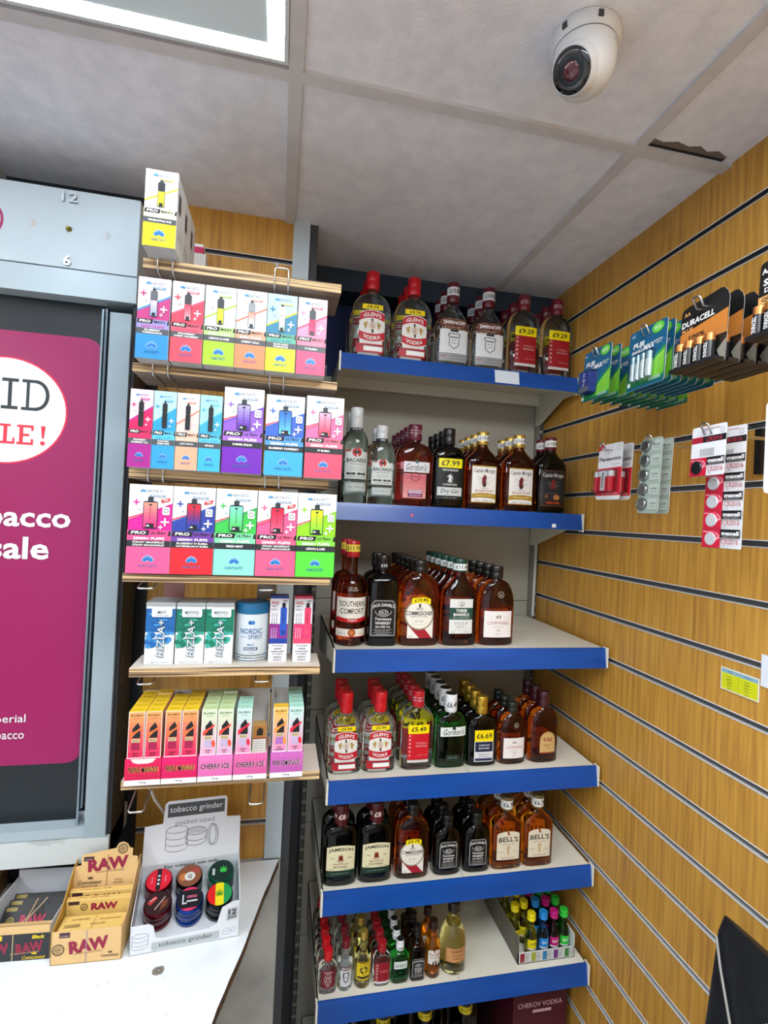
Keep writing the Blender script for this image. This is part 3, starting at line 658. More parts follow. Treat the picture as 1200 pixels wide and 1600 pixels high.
def a_jameson(A):
    A.r(-31, 22, 31, 35, '#123026'); A.p([(-31, 35), (31, 35), (31, 84), (18, 88), (0, 89.5), (-18, 88), (-31, 84)], '#dfd8b0')
    A.t('JAMESON', 0, 77, 9, '#1d2a24', w=54, arc=3, b=.04); A.p([(-5, 56), (5, 56), (5, 62), (4, 67), (-4, 67), (-5, 62)], '#7a2418'); A.e(0, 68, 3.2, 2, '#7a2418', 8); A.ring(0, 60, 9, 8, 1, '#7a2418', 20, 200, 340)
    A.t('1780', -19, 62, 3, '#55604f', w=9); A.t('1780', 19, 62, 3, '#55604f', w=9); A.t('TRIPLE DISTILLED', 0, 49, 3, '#7a2418', w=34); A.t('IRISH WHISKEY', 0, 43, 3.6, '#2a3a2e', w=32, b=.02)
    A.t('20cl              40% vol', 0, 38, 2.4, '#55604f', w=48); A.t('JOHN JAMESON & SON', 0, 28.5, 3, '#7f9a88', w=38)
def a_bells(A):
    A.r(-28, 23, 28, 80, '#ddd3bb'); A.e(0, 80, 28, 9, '#ddd3bb', 24); A.e(0, 83, 2.4, 2.6, '#8c1c20', 8); A.t("BELL'S", 0, 69, 12, '#1d1a18', w=48, arc=2, b=.03)
    A.t('BLENDED SCOTCH', 0, 59.5, 2.6, '#6b5a3a', w=32); A.e(0, 49, 3.4, 7, '#b8954a', 12); A.e(0, 39, 1.4, 6, '#a8823a', 8); A.ln([(-5, 54), (5, 54)], 1, '#a8823a'); A.t('WHISKY', -18, 42, 2.6, '#8a7a5a', w=13); A.t('40% vol', 18, 42, 2.6, '#8a7a5a', w=13); A.t('PERTH SCOTLAND', 0, 28, 2.6, '#8a7a5a', w=34)
def mini_red(A):
    A.p([(-15, 17), (0, 12), (15, 17), (15, 52), (-15, 52)], '#6e1220'); A.ring(0, 32, 8, 12, 1, '#c9b8bc'); A.t('VODKA', 0, 47, 4, '#d6c4c8', w=18, b=.03); A.ln([(-6, 25), (0, 38), (6, 25)], 1.2, '#c9b8bc'); A.ln([(-5, 38), (5, 38), (0, 22), (-5, 38)], .8, '#c9b8bc'); A.t('5cl', 0, 18, 3, '#d6c4c8', w=7)
def mini_smir(A):
    A.r(-12, 11, 12, 46, '#d0d3d6'); A.r(-12, 46, 12, 54, '#4a1c18'); A.t('SMIRNOFF', 0, 50, 4, PW, w=20, b=.03); A.p([(-6, 42), (6, 42), (7, 36), (5, 24), (0, 19), (-5, 24), (-7, 36)], '#3a3d42'); A.p([(-4.4, 40), (4.4, 40), (3.6, 26), (0, 22), (-3.6, 26)], '#cfd2d6'); A.t('21', 0, 31, 4, '#3a3d42', w=4)
def mini_yel(A):
    A.r(-15, 20, 15, 56, '#e0c21c'); A.r(-13, 23, 13, 28, '#1f1c10'); A.e(0, 42, 9, 8, '#2a2412', 16); A.t('RUM', 0, 42, 6, '#e0c21c', w=12, b=.04); A.t('SMALL BATCH', 0, 52, 3, '#2a2412', w=20); A.t('5cl', 0, 31.5, 3, '#2a2412', w=6)
def mini_gor(A):
    A.r(-15, 34, 15, 50, '#d5e0d8'); A.t("Gordon's", 0, 42, 9, '#1d3a2a', w=25, sh=.25, b=.015); A.new('lower_print'); A.t('GIN', 0, 26, 4, '#0c5a30', w=8)
def mini_tea(A):
    A.r(-14, 33, 14, 60, '#dcd5c8'); A.e(0, 60, 14, 5, '#dcd5c8'); A.e(0, 36, 5, 6, '#2a1a14', 12); A.t("TEACHER'S", 0, 55, 4.5, '#8c2418', w=24, b=.03); A.t('SCOTCH WHISKY', 0, 48, 2.6, '#3a3430', w=20); A.t('5cl', 8, 38, 2.4, '#3a3430', w=5)
def a_canti(A):
    A.r(-24, 30, 24, 62, '#b07a48'); A.r(-22, 32, 22, 60, '#c48a56'); A.t('CANTI', 0, 55, 6, '#2a1c14', w=28, b=.03); A.t('PROSECCO', 0, 46, 3.4, '#5a3a20', w=24); A.t('SPUMANTE', 0, 39, 3, '#5a3a20', w=20)
CLR = glass('#f4faf8'); CLRG = glass('#e6f3ee'); AMB = glass('#f0a02c'); AMBD = glass('#c0621a'); AMBR = glass('#b85420'); PNK = glass('#e88a80'); GRN = glass('#1f9a3a'); VDK = glass('#12281c'); BRN = glass('#5a2a10'); GLDN = glass('#e3d78c')
VBLK = glass('#1c0f0a')
CAPRED = '#c4141f'
def capt(*a):
    def f(A):
        for x in (-13, 0, 13): A.t(a[0], x, a[2]+4, 3.4, '#d8c8cc', w=10, b=.03); A.t(a[1], x, a[2]-2, 3.4, '#d8c8cc', w=10, b=.03)
    return f
G9 = dict(
 glens=Kind(98, 44, 222, 118, 166, 14, CLR, 3.0, 'round', 176, 17, CAPRED, art=a_glens(1, '£9.79'), desc='clear vodka flask, bright red cap'),
 smirn=Kind(92, 44, 224, 104, 172, 13, CLR, 3.2, 'slope', 171, 16, '#5d1420', sleeve=(189, 211, '£10.89', '#dfe3e6', '#22252a'), art=a_smirnoff, desc='clear vodka flask, white price neck'),
 chek=Kind(90, 42, 218, 128, 174, 13, CLR, 3.0, 'round', 176, 16.5, '#6e1424', capart=capt('CHEKOV', 'VODKA', 196), art=a_chekov(1, '£9.29'), desc='clear vodka flask, dark red label'),
 bac1=Kind(62, 62, 235, 140, 180, 13, CLRG, 2.0, 'round', 184, 15.5, '#cdd2d2', sleeve=(178, 185, 'ESTD 1862', '#1c1f22', '#c9cdcf'), art=a_bacardi(1.02, 27), desc='tall round white rum bottle'),
 bac2=Kind(68, 40, 194, 118, 156, 12, CLRG, 2.6, 'round', 160, 14, '#cdd2d2', sleeve=(154, 162, '1862', '#23262a', '#c9cdcf'), art=a_bacardi(.84, 26), desc='flat white rum flask'),
 gopk=Kind(92, 42, 204, 122, 158, 14, PNK, 3.4, 'round', 164, 17, '#5e1830', captop='#d8d4d6', capart=capt('Gordon', 'Pink', 184), art=a_gordonpink, desc='pink gin flask, maroon cap'),
 gros=Kind(84, 42, 201, 126, 156, 13, VBLK, 3.4, 'round', 160, 15, '#0c0d10', art=a_grosv, desc='black green gin flask'),
 capg=Kind(90, 44, 200, 120, 164, 13, AMBD, 3.4, 'slope', 166, 15, '#b8944a', sleeve=(176, 190, '£10.49', '#dcdcd8', '#22252a'), art=a_captain(False), desc='amber rum flask, cream label', capm=mat('#c2a04e', .3, .7)),
 capd=Kind(84, 44, 200, 120, 164, 13, VBLK, 3.4, 'slope', 166, 15, '#5a1018', sleeve=(174, 191, '£10.49', '#dcdcd8', '#22252a'), art=a_captain(True), desc='black rum flask, dark label'),
 sout=Kind(70, 70, 230, 126, 156, 13, AMBR, 2.0, 'round', 194, 15.5, '#a81420', sleeve=(206, 222, '£11.79', '#e2c84a', '#3a2a14'), art=a_southern, desc='tall amber liqueur bottle, red cap'),
 jd35=Kind(68, 58, 200, 132, 160, 13, VBLK, 6, 'square', 168, 15.5, '#0d0d0e', sleeve=(172, 184, '£13', '#121213', '#e4e4e2'), art=a_jd(1), desc='square black whiskey bottle'),
 hc35=Kind(96, 44, 191, 108, 162, 13, AMB, 2.8, 'round', 164, 16, '#15130f', art=a_hc(1, '£10.49'), desc='amber whisky flask, round label'),
 tb35=Kind(86, 42, 198, 112, 162, 13, AMBR, 3.2, 'slope', 168, 16.5, '#0e3a2e', sleeve=(172, 187, '£11.49', '#d9deda', '#33403a'), art=a_tb, desc='dark brandy flask, green banded label'),
 cv35=Kind(90, 44, 183, 92, 152, 13, AMBD, 2.6, 'round', 154, 15.5, '#141312', art=a_cv(1), desc='round shouldered cognac flask'),
 glen2=Kind(75, 36, 176, 92, 126, 11, CLR, 3.0, 'round', 132, 14, CAPRED, art=a_glens(.78, '£5.99'), desc='small clear vodka flask, red cap'),
 chek2=Kind(76, 36, 176, 104, 138, 11, CLR, 3.0, 'round', 140, 14, '#b81826', capart=capt('CHEKOV', 'VODKA', 158), art=a_chekov(.8, '£5.49'), desc='small clear flask, crimson label'),
 gord2=Kind(74, 36, 167, 98, 124, 11, GRN, 3.6, 'round', 126, 14, '#e2e6e6', captop='#15181a', sleeve=(132, 156, '£6.49', '#e2e6e6', '#22252a'), art=a_gordongreen, desc='bright green gin flask'),
 cb2=Kind(75, 36, 159, 88, 118, 11, VBLK, 3.2, 'round', 119, 14, '#c09a3a', capm=mat('#c9a23c', .28, .8), art=a_cb, desc='dark brandy flask, gold cap'),
 cv2=Kind(70, 36, 143, 72, 119, 10.5, AMBD, 2.6, 'round', 120, 12.5, '#15201a', art=a_cv(.78), desc='small cognac flask, white label'),
 ej2=Kind(75, 36, 166, 90, 128, 11, AMBD, 2.6, 'round', 130, 13.5, '#3a1018', art=a_ej, desc='amber brandy flask, arched tan label'),
 jam2=Kind(77, 38, 172, 104, 132, 11.5, VDK, 2.8, 'round', 128, 15, '#4a0f18', capart=lambda A: A.t('£8', 0, 149, 11, '#d8c8c0', w=16, b=.04) and A.t('£8', 20, 149, 11, '#d8c8c0', w=12) and A.t('49', -18, 149, 9, '#d8c8c0', w=10), art=a_jameson, desc='dark green whiskey flask, cream label'),
 hc2=Kind(79, 36, 162, 92, 134, 11, AMBD, 2.8, 'round', 138, 13.5, '#15130f', art=a_hc(.82, '£6.79'), desc='small whisky flask, round label'),
 jd2=Kind(67, 34, 132, 74, 106, 10.5, VBLK, 2.8, 'round', 108, 13.5, '#0d0d0e', art=a_jd(.75), desc='small black whiskey flask'),
 bel2=Kind(77, 36, 164, 96, 130, 11, AMB, 3.6, 'slope', 134, 14, '#6b5a30', sleeve=(138, 157, '£6.79', '#dcdcd8', '#22252a'), art=a_bells, desc='small amber whisky flask, arched label'),
 mred=Kind(40, 26, 89, 50, 64, 7.5, CLR, 3, 'round', 68, 9.5, '#c8141f', art=mini_red, desc='miniature vodka flask, red cap'),
 msmi=Kind(33, 33, 104, 56, 82, 7, CLR, 2, 'slope', 86, 8.5, '#6a1020', art=mini_smir, desc='round miniature vodka bottle'),
 myel=Kind(37, 37, 116, 60, 88, 7.5, glass('#efe9b0'), 2, 'slope', 100, 9, '#c2a04e', capm=mat('#c2a850', .3, .7), art=mini_yel, desc='miniature rum bottle, yellow label'),
 mche=Kind(39, 26, 92, 54, 68, 7.5, CLR, 3, 'round', 71, 9.5, '#9a1422', art=a_chekov(.45, '£2.49'), desc='miniature flask, crimson side label'),
 mgor=Kind(42, 27, 91, 54, 66, 8, GRN, 3, 'round', 76, 8.5, '#e2e6e6', captop='#15181a', sleeve=(70, 80, 'GIN', '#dfe3e3', '#22252a'), art=mini_gor, desc='miniature green gin flask'),
 mjd=Kind(34, 34, 115, 66, 80, 7.5, BRN, 6, 'square', 92, 8.5, '#0d0d0e', art=a_jd(.5), desc='miniature square whiskey bottle'),
 mtea=Kind(36, 36, 121, 66, 92, 7.5, AMB, 2, 'slope', 102, 9.5, '#2a1612', art=mini_tea, desc='miniature whisky bottle, white label'),
 cant=Kind(62, 62, 150, 62, 122, 12.5, GLDN, 2, 'slope', 128, 14, '#2a2420', sleeve=(112, 127, 'CANTI', '#1f1c1c', '#b8945a'), art=a_canti, desc='small pale sparkling wine bottle'),
)
G9['mche'].art = lambda A: (A.r(-17, 8, 17, 52, '#8e1220'), [A.t(c, -12, 47-i*6.4, 3.6, PW, rot=-90, b=.03) for i, c in enumerate('CHEKOV')], A.t('VODKA', 4, 34, 4, '#d98a90', w=20), A.r(-17, 8, 17, 12, '#ddd6d4'))
G9['cant'].sleeve = None
# (kind, x, count in the file, spacing)
ROWS = [
 (0, 1.257, [('glens', .207, 3, .056), ('glens', .318, 3, .056), ('smirn', .424, 3, .056), ('smirn', .524, 3, .056), ('chek', .625, 3, .054), ('chek', .724, 3, .054)]),
 (1, 1.210, [('bac1', .178, 2, .068), ('bac2', .240, 2, .050), ('gopk', .323, 5, .046), ('gros', .415, 4, .046), ('capg', .506, 4, .048), ('capg', .605, 3, .048), ('capd', .697, 2, .048)]),
 (2, 1.104, [('sout', .166, 2, .074), ('jd35', .238, 2, .064), ('hc35', .323, 6, .047), ('tb35', .419, 6, .045), ('cv35', .511, 4, .048)]),
 (3, 1.120, [('glen2', .168, 3, .044), ('glen2', .246, 3, .044), ('chek2', .335, 5, .040), ('gord2', .416, 5, .040), ('cb2', .494, 4, .040), ('cv2', .573, 3, .040), ('ej2', .655, 3, .042)]),
 (4, 1.110, [('jam2', .168, 2, .046), ('jam2', .247, 2, .046), ('hc2', .333, 3, .042), ('jd2', .416, 3, .040), ('jd2', .488, 3, .040), ('bel2', .564, 3, .044), ('bel2', .643, 3, .044)]),
 (5, 1.112, [('mred', .151, 6, .030), ('msmi', .192, 4, .037), ('myel', .231, 3, .041), ('mche', .273, 4, .030), ('mgor', .315, 6, .030), ('mjd', .356, 3, .038), ('mtea', .394, 2, .042), ('cant', .449, 1, .07)]),
]
FIRST = {}
NAMES = dict(glens='vodka_bottle', smirn='vodka_bottle', chek='vodka_bottle', glen2='vodka_bottle', chek2='vodka_bottle', mred='miniature_bottle', msmi='miniature_bottle', myel='miniature_bottle', mche='miniature_bottle', mgor='miniature_bottle', mjd='miniature_bottle', mtea='miniature_bottle', cant='wine_bottle', bac1='rum_bottle', bac2='rum_bottle', capg='rum_bottle', capd='rum_bottle', gopk='gin_bottle', gros='gin_bottle', gord2='gin_bottle', jd35='whiskey_bottle', jd2='whiskey_bottle', hc35='whisky_bottle', hc2='whisky_bottle', bel2='whisky_bottle', jam2='whiskey_bottle', tb35='brandy_bottle', cb2='brandy_bottle', ej2='brandy_bottle', cv35='brandy_bottle', cv2='brandy_bottle', sout='liqueur_bottle')
for si, yf, files in ROWS:
    for fi, (k, x, n, sp) in enumerate(files):
        K = G9[k]
        for j in range(n):
            o = None
            if k not in FIRST:
                K.name = NAMES.get(k, 'spirit_bottle'); o = K.make(); FIRST[k] = (o, list(o.children))
            else:
                src, kids = FIRST[k]; o = src.copy(); COL.objects.link(o)
                for c in kids:
                    d = c.copy(); COL.objects.link(d); d.parent = o
            o.location = (x+random.uniform(-.0012, .0012), yf+K.d*.0005+j*sp, ZS[si]+.0004); o.rotation_euler = (0, 0, random.uniform(-.03, .03))
            o['label'] = '%s, %s in %s file of %s shelf' % (K.desc, ORD[j], NTH[fi], SHN[si]); o['category'] = 'bottle'
            o['group'] = 'bottles on the %s shelf' % SHN[si]

# spirit case and large bottles on the lowest shelf, mostly hidden by the shelf above
BIG = Kind(88, 88, 300, 170, 215, 14, VBLK, 2, 'round', capz=262, capr=16, capc='#101012', sleeve=(268, 284, '£17.99', '#d8c416', '#22201a'), art=a_grosv, name='spirit_bottle')
big = BIG.make(); bk = list(big.children)
for i, (x, y) in enumerate([(.19, 1.15), (.29, 1.15), (.39, 1.15), (.49, 1.15), (.24, 1.26), (.34, 1.26), (.44, 1.26), (.54, 1.26)]):
    if i == 0: o = big
    else:
        o = big.copy(); COL.objects.link(o)
        for c in bk: d = c.copy(); COL.objects.link(d); d.parent = o
    o.location = (x, y, .1704)
    o['label'] = 'large dark bottle standing on the lowest shelf, %s in the %s row' % (['leftmost', 'second', 'third', 'fourth'][i % 4], 'front' if i < 4 else 'rear')
    o['category'] = 'bottle'; o['group'] = 'large bottles on the lowest shelf'
mb = MB().box(.62, .765, 1.16, 1.36, .1704, .435, mat('#4a0f22', .5))
A = Art(); A.t('CHEKOV VODKA', 0, 110, 12, '#cfa8b2', w=120, b=.02); A.r(-20, 90, 30, 97, '#cfa8b2'); A.put(mb, front(1.16, .6925, .3))
tag(mb.build('spirit_case'), 'dark maroon spirits case with pale lettering on the lowest shelf', 'box')

# ------------------------------------------------------------------ tray of small shot bottles on the sixth shelf
TX0, TX1, TY0, TY1, TZ = .604, .752, 1.118, 1.318, .5534
mb = MB(); cc = mat('#cfd2d0', .6); pc = mat('#6f6a5c', .6)
mb.box(TX0, TX1, TY0, TY1, TZ, TZ+.002, cc); mb.box(TX0, TX0+.0025, TY0, TY1, TZ, TZ+.062, pc, fm={'r': cc}); mb.box(TX1-.0025, TX1, TY0, TY1, TZ, TZ+.055, cc); mb.box(TX0, TX1, TY1-.0025, TY1, TZ, TZ+.062, cc); mb.box(TX0, TX1, TY0, TY0+.002, TZ, TZ+.026, cc)
A = Art()
for i, c in enumerate(['#8a1228', '#9aa02a', '#2a78a8', '#6a2a78', '#3a7a34']):
    x = 5+i*29; A.r(x, 2, x+25, 25, '#b9bcb8'); A.r(x+1, 4, x+12, 24, c); A.t('SHOT', x+18, 14, 3, '#55585a', w=9); A.t('15% vol', x+18, 8, 2, '#77797a', w=9)
A.put(mb, front(TY0, TX0, TZ))
A = Art()
for i in range(10): A.ln([(i*20+2, 4), (i*20+14, 56)], 2.2, ['#3b3f44', '#8a7a3a', '#2a5a78', '#7a2a5a'][i % 4])
A.put(mb, lambda a, b, l: (TX0-.0003-l, TY0+a*.001, TZ+b*.001))
tag(mb.build('shot_tray'), 'open printed cardboard tray holding small bright shot bottles', 'tray')
CLRS = {'yellow': ('#e0dc60', '#e8d814'), 'blue': ('#3aa0e0', '#1f8ad8'), 'magenta': ('#8a1848', '#c01878'), 'green': ('#2fae34', '#2fc43a')}
seq = [('yellow', .648, 1.142), ('yellow', .648, 1.182), ('yellow', .648, 1.222), ('blue', .680, 1.142), ('blue', .680, 1.182), ('magenta', .680, 1.222), ('magenta', .708, 1.142), ('magenta', .708, 1.182), ('green', .708, 1.222), ('green', .735, 1.142), ('green', .735, 1.182), ('green', .735, 1.222), ('yellow', .621, 1.175), ('yellow', .621, 1.228)]
sf = {}; cnt = {}
for c, x, y in seq:
    if c not in sf:
        gl, cp = CLRS[c]
        def art(A, c=c, cp=cp): A.r(-12, 18, 12, 42, cp); A.t('SHOT', 0, 32, 6, INKB if c == 'yellow' else PW, w=16, b=.03); A.r(-12, 18, 12, 22, '#d8dcda')
        K = Kind(29, 29, 98, 42, 72, 7, glass(gl), 2, 'slope', 82, 10, cp, art=art, name='shot_bottle'); o = K.make(); sf[c] = (o, list(o.children))
    else:
        src, ks = sf[c]; o = src.copy(); COL.objects.link(o)
        for q in ks: d = q.copy(); COL.objects.link(d); d.parent = o
    cnt[c] = cnt.get(c, 0)+1; o.location = (x, y, TZ+.0022)
    o['label'] = 'small %s capped shot bottle in the cardboard tray, %s %s one' % (c, ['first', 'second', 'third', 'fourth', 'fifth'][cnt[c]-1], c)
    o['category'] = 'bottle'; o['group'] = 'shot bottles in the tray'

# ------------------------------------------------------------------ boxes on the plywood shelves
def lotus(A, x, y, s, c='#1f6fb8'):
    for a, l, dx in ((0, 9, 0), (24, 8.4, 1.6), (-24, 8.4, -1.6), (48, 7.6, 3), (-48, 7.6, -3), (70, 7, 4.4), (-70, 7, -4.4)):
        r = math.radians(a); cx = x+math.sin(r)*l*.62*s+dx*.2*s; cy = y+math.cos(r)*l*.62*s
        A.e(cx, cy, 1.75*s, l*.5*s, '#bfe0f2', 10, -a)
    for a, l, dx in ((0, 9, 0), (24, 8.4, 1.6), (-24, 8.4, -1.6), (48, 7.6, 3), (-48, 7.6, -3), (70, 7, 4.4), (-70, 7, -4.4)):
        r = math.radians(a); cx = x+math.sin(r)*l*.62*s+dx*.2*s; cy = y+math.cos(r)*l*.62*s
        A.e(cx, cy, 1.25*s, l*.44*s, c, 10, -a)
def plus(A, x, y, s, c): A.r(x-s, y-s*.2, x+s, y+s*.2, c); A.r(x-s*.2, y-s, x+s*.2, y+s, c)
def vape_art(w, h, top, wedge, line, dev0, dev1, band, base, flav, ultra=True, hay='#2a8ac0', tank='#23282c', new=False, word='HAYATI'):
    A = Art(); W2 = w/2; k = w/66 if ultra else w/50
    A.r(-W2, 0, W2, h, top)
    zb = h*.485
    A.p([(-W2, zb), (W2, zb), (W2, h*.80), (-W2, h*.60)], wedge)
    random.seed(int(w*7+h))
    A.p([(-W2, h*.60), (-W2, h*.575), (W2, h*.775), (W2, h*.80)], line)
    if ultra: A.p([(-W2, h*.625), (-W2, h*.605), (-W2*.1, h*.69), (-W2*.1, h*.70)], '#d43a4a')
    A.t(word, 4*k, h*.93, 5.2*k, '#5b6f80', w=w*.42); lotus(A, -W2*.38, h*.915, .55*k, '#3a86b8')
    A.r(-2*k, h*.865, w*.34, h*.89, '#7d93a8' if ultra else line); A.t('PRO ULTRA+' if ultra else 'PRO MAX+', w*.155, h*.8775, 2.2*k, PW, w=w*.28, b=.03)
    plus(A, -W2*.66, h*.80, 5*k, wedge); plus(A, -W2*.50, h*.715, 2.6*k, '#9a9ea2')
    if ultra:
        x0, x1 = -W2*.34, W2*.34
        A.rr(-W2*.13, h*.80, W2*.13, h*.865, 1.2, '#2d3438'); A.rr(x0, h*.505, x1, h*.815, 3, '#1d2a38'); A.g(x0+1.2, h*.52, x1-1.2, h*.80, dev1, dev0, 8)
        A.rr(x0+5*k, h*.515, x1-5*k, h*.565, 1, '#15181a'); lotus(A, -3*k, h*.53, .3*k, '#e8eef2'); A.ln([(0, h*.60), (0, h*.76)], .7, '#22303a'); A.e(0, h*.775, 3*k, 1.4*k, '#22303a', 10)
        A.rr(W2*.56, h*.665, W2*.90, h*.755, 2, '#dfe3e4'); A.ring(W2*.73, h*.71, 4*k, 4*k, 1.4*k, '#7d8488')
        plus(A, W2*.70, h*.585, 6.5*k, '#e8eaec'); plus(A, W2*.50, h*.525, 3.6*k, '#e8eaec')
        if new: A.p([(W2*.5, h*.84), (W2*.92, h*.86), (W2*.88, h*.825), (W2*.48, h*.80)], '#c8202c'); A.t('NEW', W2*.7, h*.832, 3, PW, w=8, b=.04)
    else:
        x0, x1 = -W2*.22, W2*.22
        A.rr(-W2*.10, h*.83, W2*.10, h*.87, 1, '#2d3438'); A.rr(x0, h*.72, x1, h*.84, 2, tank); A.rr(x0*1.02, h*.52, x1*1.02, h*.725, 2, '#2a3238'); A.g(x0*.9, h*.53, x1*.9, h*.72, dev1, dev0, 6)
        A.rr(x0*.5, h*.53, x1*.5, h*.57, .8, '#1a1d20')
        plus(A, W2*.62, h*.62, 5.5*k, '#e8eaec'); plus(A, W2*.48, h*.55, 2.8*k, '#e8eaec')
    # name band
    A.r(-W2, h*.41, W2, h*.485, band)
    A.p([(-W2*.98, h*.43), (-W2*.04, h*.43), (W2*.02, h*.485), (-W2*.92, h*.485)], '#121417'); A.p([(W2*.86, h*.43), (W2, h*.43), (W2, h*.485), (W2*.92, h*.485)], '#121417')
    A.t('PRO', -W2*.48, h*.458, h*.034, PW, w=w*.34, b=.06, sh=.15); A.t('ULTRA+' if ultra else 'MAX+', W2*.42, h*.458, h*.034, '#15181b', w=w*.36, b=.05, sh=.15)
    A.r(-W2, h*.37, W2, h*.425, band); A.t('25000+ PUFFS' if ultra else '6000+ PUFFS', 0, h*.395, h*.03, '#eef0f2' if ultra else wedge, w=w*.72, b=.06)
    A.r(-W2, h*.30, W2, h*.372, '#23272b' if ultra else '#4a4e52')
    fl = flav.split('/')
    for i, f in enumerate(fl): A.t(f, 0, h*(.336+(.016 if len(fl) > 1 else 0)-i*.032), h*(.022 if len(fl) > 1 else .026), PW, w=min(w*.78, len(f)*2.0*k*1.35), b=.05)
    A.r(-W2, 0, W2, h*.30, base); lotus(A, 0, h*.135, 1.12*k); A.t(word, 0, h*.085, 5*k, '#27649a' if hay else base, w=w*.42)
    return A
def vape_box(x, y, z, w, h, d, A, label, group, side='#c9ccce', base=None, seg=False):
    mb = MB(); m = mat('#e2e4e6', .35); sd = mat(side, .4)
    mb.box(-w/2000, w/2000, 0, d/1000, 0, h/1000, m, fm={'l': sd, 'r': sd, 'b': mat('#b5b6b8', .5)})
    A.put(mb, front(0))
    S = Art(); S.r(2, 0, d-2, h*.46, '#c4c6c0')
    S.t('WARNING: THIS PRODUCT', d/2, h*.30, 2.4, '#33363a', w=d*.8); S.t('CONTAINS NICOTINE', d/2, h*.25, 2.4, '#33363a', w=d*.7); S.t('ADDICTIVE SUBSTANCE', d/2, h*.20, 2.4, '#33363a', w=d*.8)
    S.r(d*.2, h*.55, d*.5, h*.8, '#2b3036')
    S.put(mb, right_side(w/2000))
    o = mb.build('vape_box', None, (x, y, z)); tag(o, label, 'box', group); return o
D = .0004
P0 = lambda c: vape_art(50, 125, '#dfe2e0', '#d9dcd6', '#d8b81e', '#c9c22a', '#b8b020', '#e3dcae', '#e2c818', 'PINEAPPLE ICE', False)
for i, l in enumerate(['front one of the yellow and white vape boxes on the top plywood shelf', 'yellow vape box behind the front one, top plywood shelf', 'rearmost yellow vape box on the top plywood shelf']):
    vape_box(-.211, .882+i*.056, 2.0204, 50, 124, 55, P0(0), l, 'vape boxes on the first plywood shelf')
MAXA = [('#dfd3dc', '#b33a78', '#3a8ac0', '#c8b8d8', '#8aa0c8', '#8f8ac0', '#2e86bd', 'BLUEBERRY/POMEGRANATE', '#5a5e62', 'blue based vape box, leftmost'),
 ('#e3cfd6', '#d84258', '#e0566a', '#e84a5c', '#d89aa0', '#d8586c', '#d84a5a', 'STRAWBERRY/CHERRY CRANBERRY', '#3a3d40', 'coral red based vape box'),
 ('#dfe6e0', '#c8d6c4', '#9cc43a', '#c9d43a', '#b8c02a', '#a8c87a', '#9cc62e', 'LEMON & LIME', '#3a3d40', 'lime green based vape box'),
 ('#dcdadf', '#c4c8da', '#e07a5a', '#e0907a', '#c8d0dc', '#e09a7a', '#e8845a', 'CHERRY COLA', '#8a9094', 'orange based vape box'),
 ('#a8c8d8', '#2a7a9a', '#c6d82a', '#d8e0c8', '#9ac0a8', '#5aa88a', '#c6d61e', 'BLUE RAZZ/PINEAPPLE', '#c9cdd0', 'yellow based vape box'),
 ('#e6d3dc', '#d88aa8', '#e04a6a', '#d81a5a', '#b83a6a', '#e0788e', '#e04a72', "H' BUBBA", '#3a3d40', 'pink based vape box, rightmost')]
xs = [-.2175, -.1645, -.1125, -.0615, -.0105, .0415]
for x, q in zip(xs, MAXA):
    A = vape_art(50, 134, q[0], q[1], q[2], q[3], q[4], q[5], q[6], q[7], False, tank=q[8])
    vape_box(x, .897, 1.8419, 50, 134, 60, A, q[9]+' on the second plywood shelf', 'vape boxes on the second plywood shelf')
NAR = [('#e8c4d4', '#d81a5a', '#b02a8a', '#d8285a', '#a01e86', 'STRAWBERRY/RASPBERRY ICE', 'magenta narrow vape box, leftmost'), ('#a8d4e4', '#2a96c8', '#3a9ac8', '#58b8dc', '#2f94cc', 'BLUE RAZZ/GUMMY BEAR', 'sky blue narrow vape box, second from left'), ('#e8ddd8', '#d8c0b8', '#e07a6a', '#e8b49a', '#e2a283', 'JUICY PEACH', 'peach coloured narrow vape box'), ('#9ad0dc', '#3aa0bc', '#4ab0cc', '#5ab4d0', '#3aa8cc', 'MR BLUE', 'teal blue narrow vape box, fourth from left')]
for i, q in enumerate(NAR):
    A = vape_art(35, 128, q[0], q[1], q[2], '#15181a', '#1d2022', q[3], q[4], q[5], False, tank='#15181a')
    vape_box(-.2285+i*.0363, .897, 1.6629, 35, 128, 60, A, q[6]+' on the third plywood shelf', 'vape boxes on the third plywood shelf')
UB = [(-.0665, 145, '#dfe2e8', '#8a5ac0', '#6a4ac0', '#a8a0e0', '#5a2aa0', '#9a62c8', '#6a22a8', 'SUMMER DREAM', 'tall purple vape box'), (.0030, 139, '#d3dbe2', '#3a62c0', '#2a5ab8', '#2a6ac8', '#5ab8e0', '#4a90d0', '#3aa0d4', 'BLUEBERRY RASPBERRY', 'tall blue vape box'), (.0715, 143, '#e6e4e8', '#e06a9a', '#e0567a', '#f0a0b8', '#e0405a', '#e06a82', '#e64c66', "H' BUBBA", 'tall coral pink vape box, rightmost')]
for x, h, *q, lab in UB:
    A = vape_art(65, h, q[0], q[1], q[2], q[3], q[4], q[5], q[6], q[7])
    vape_box(x, .897, 1.6629, 65, h, 60, A, lab+' on the third plywood shelf', 'vape boxes on the third plywood shelf')
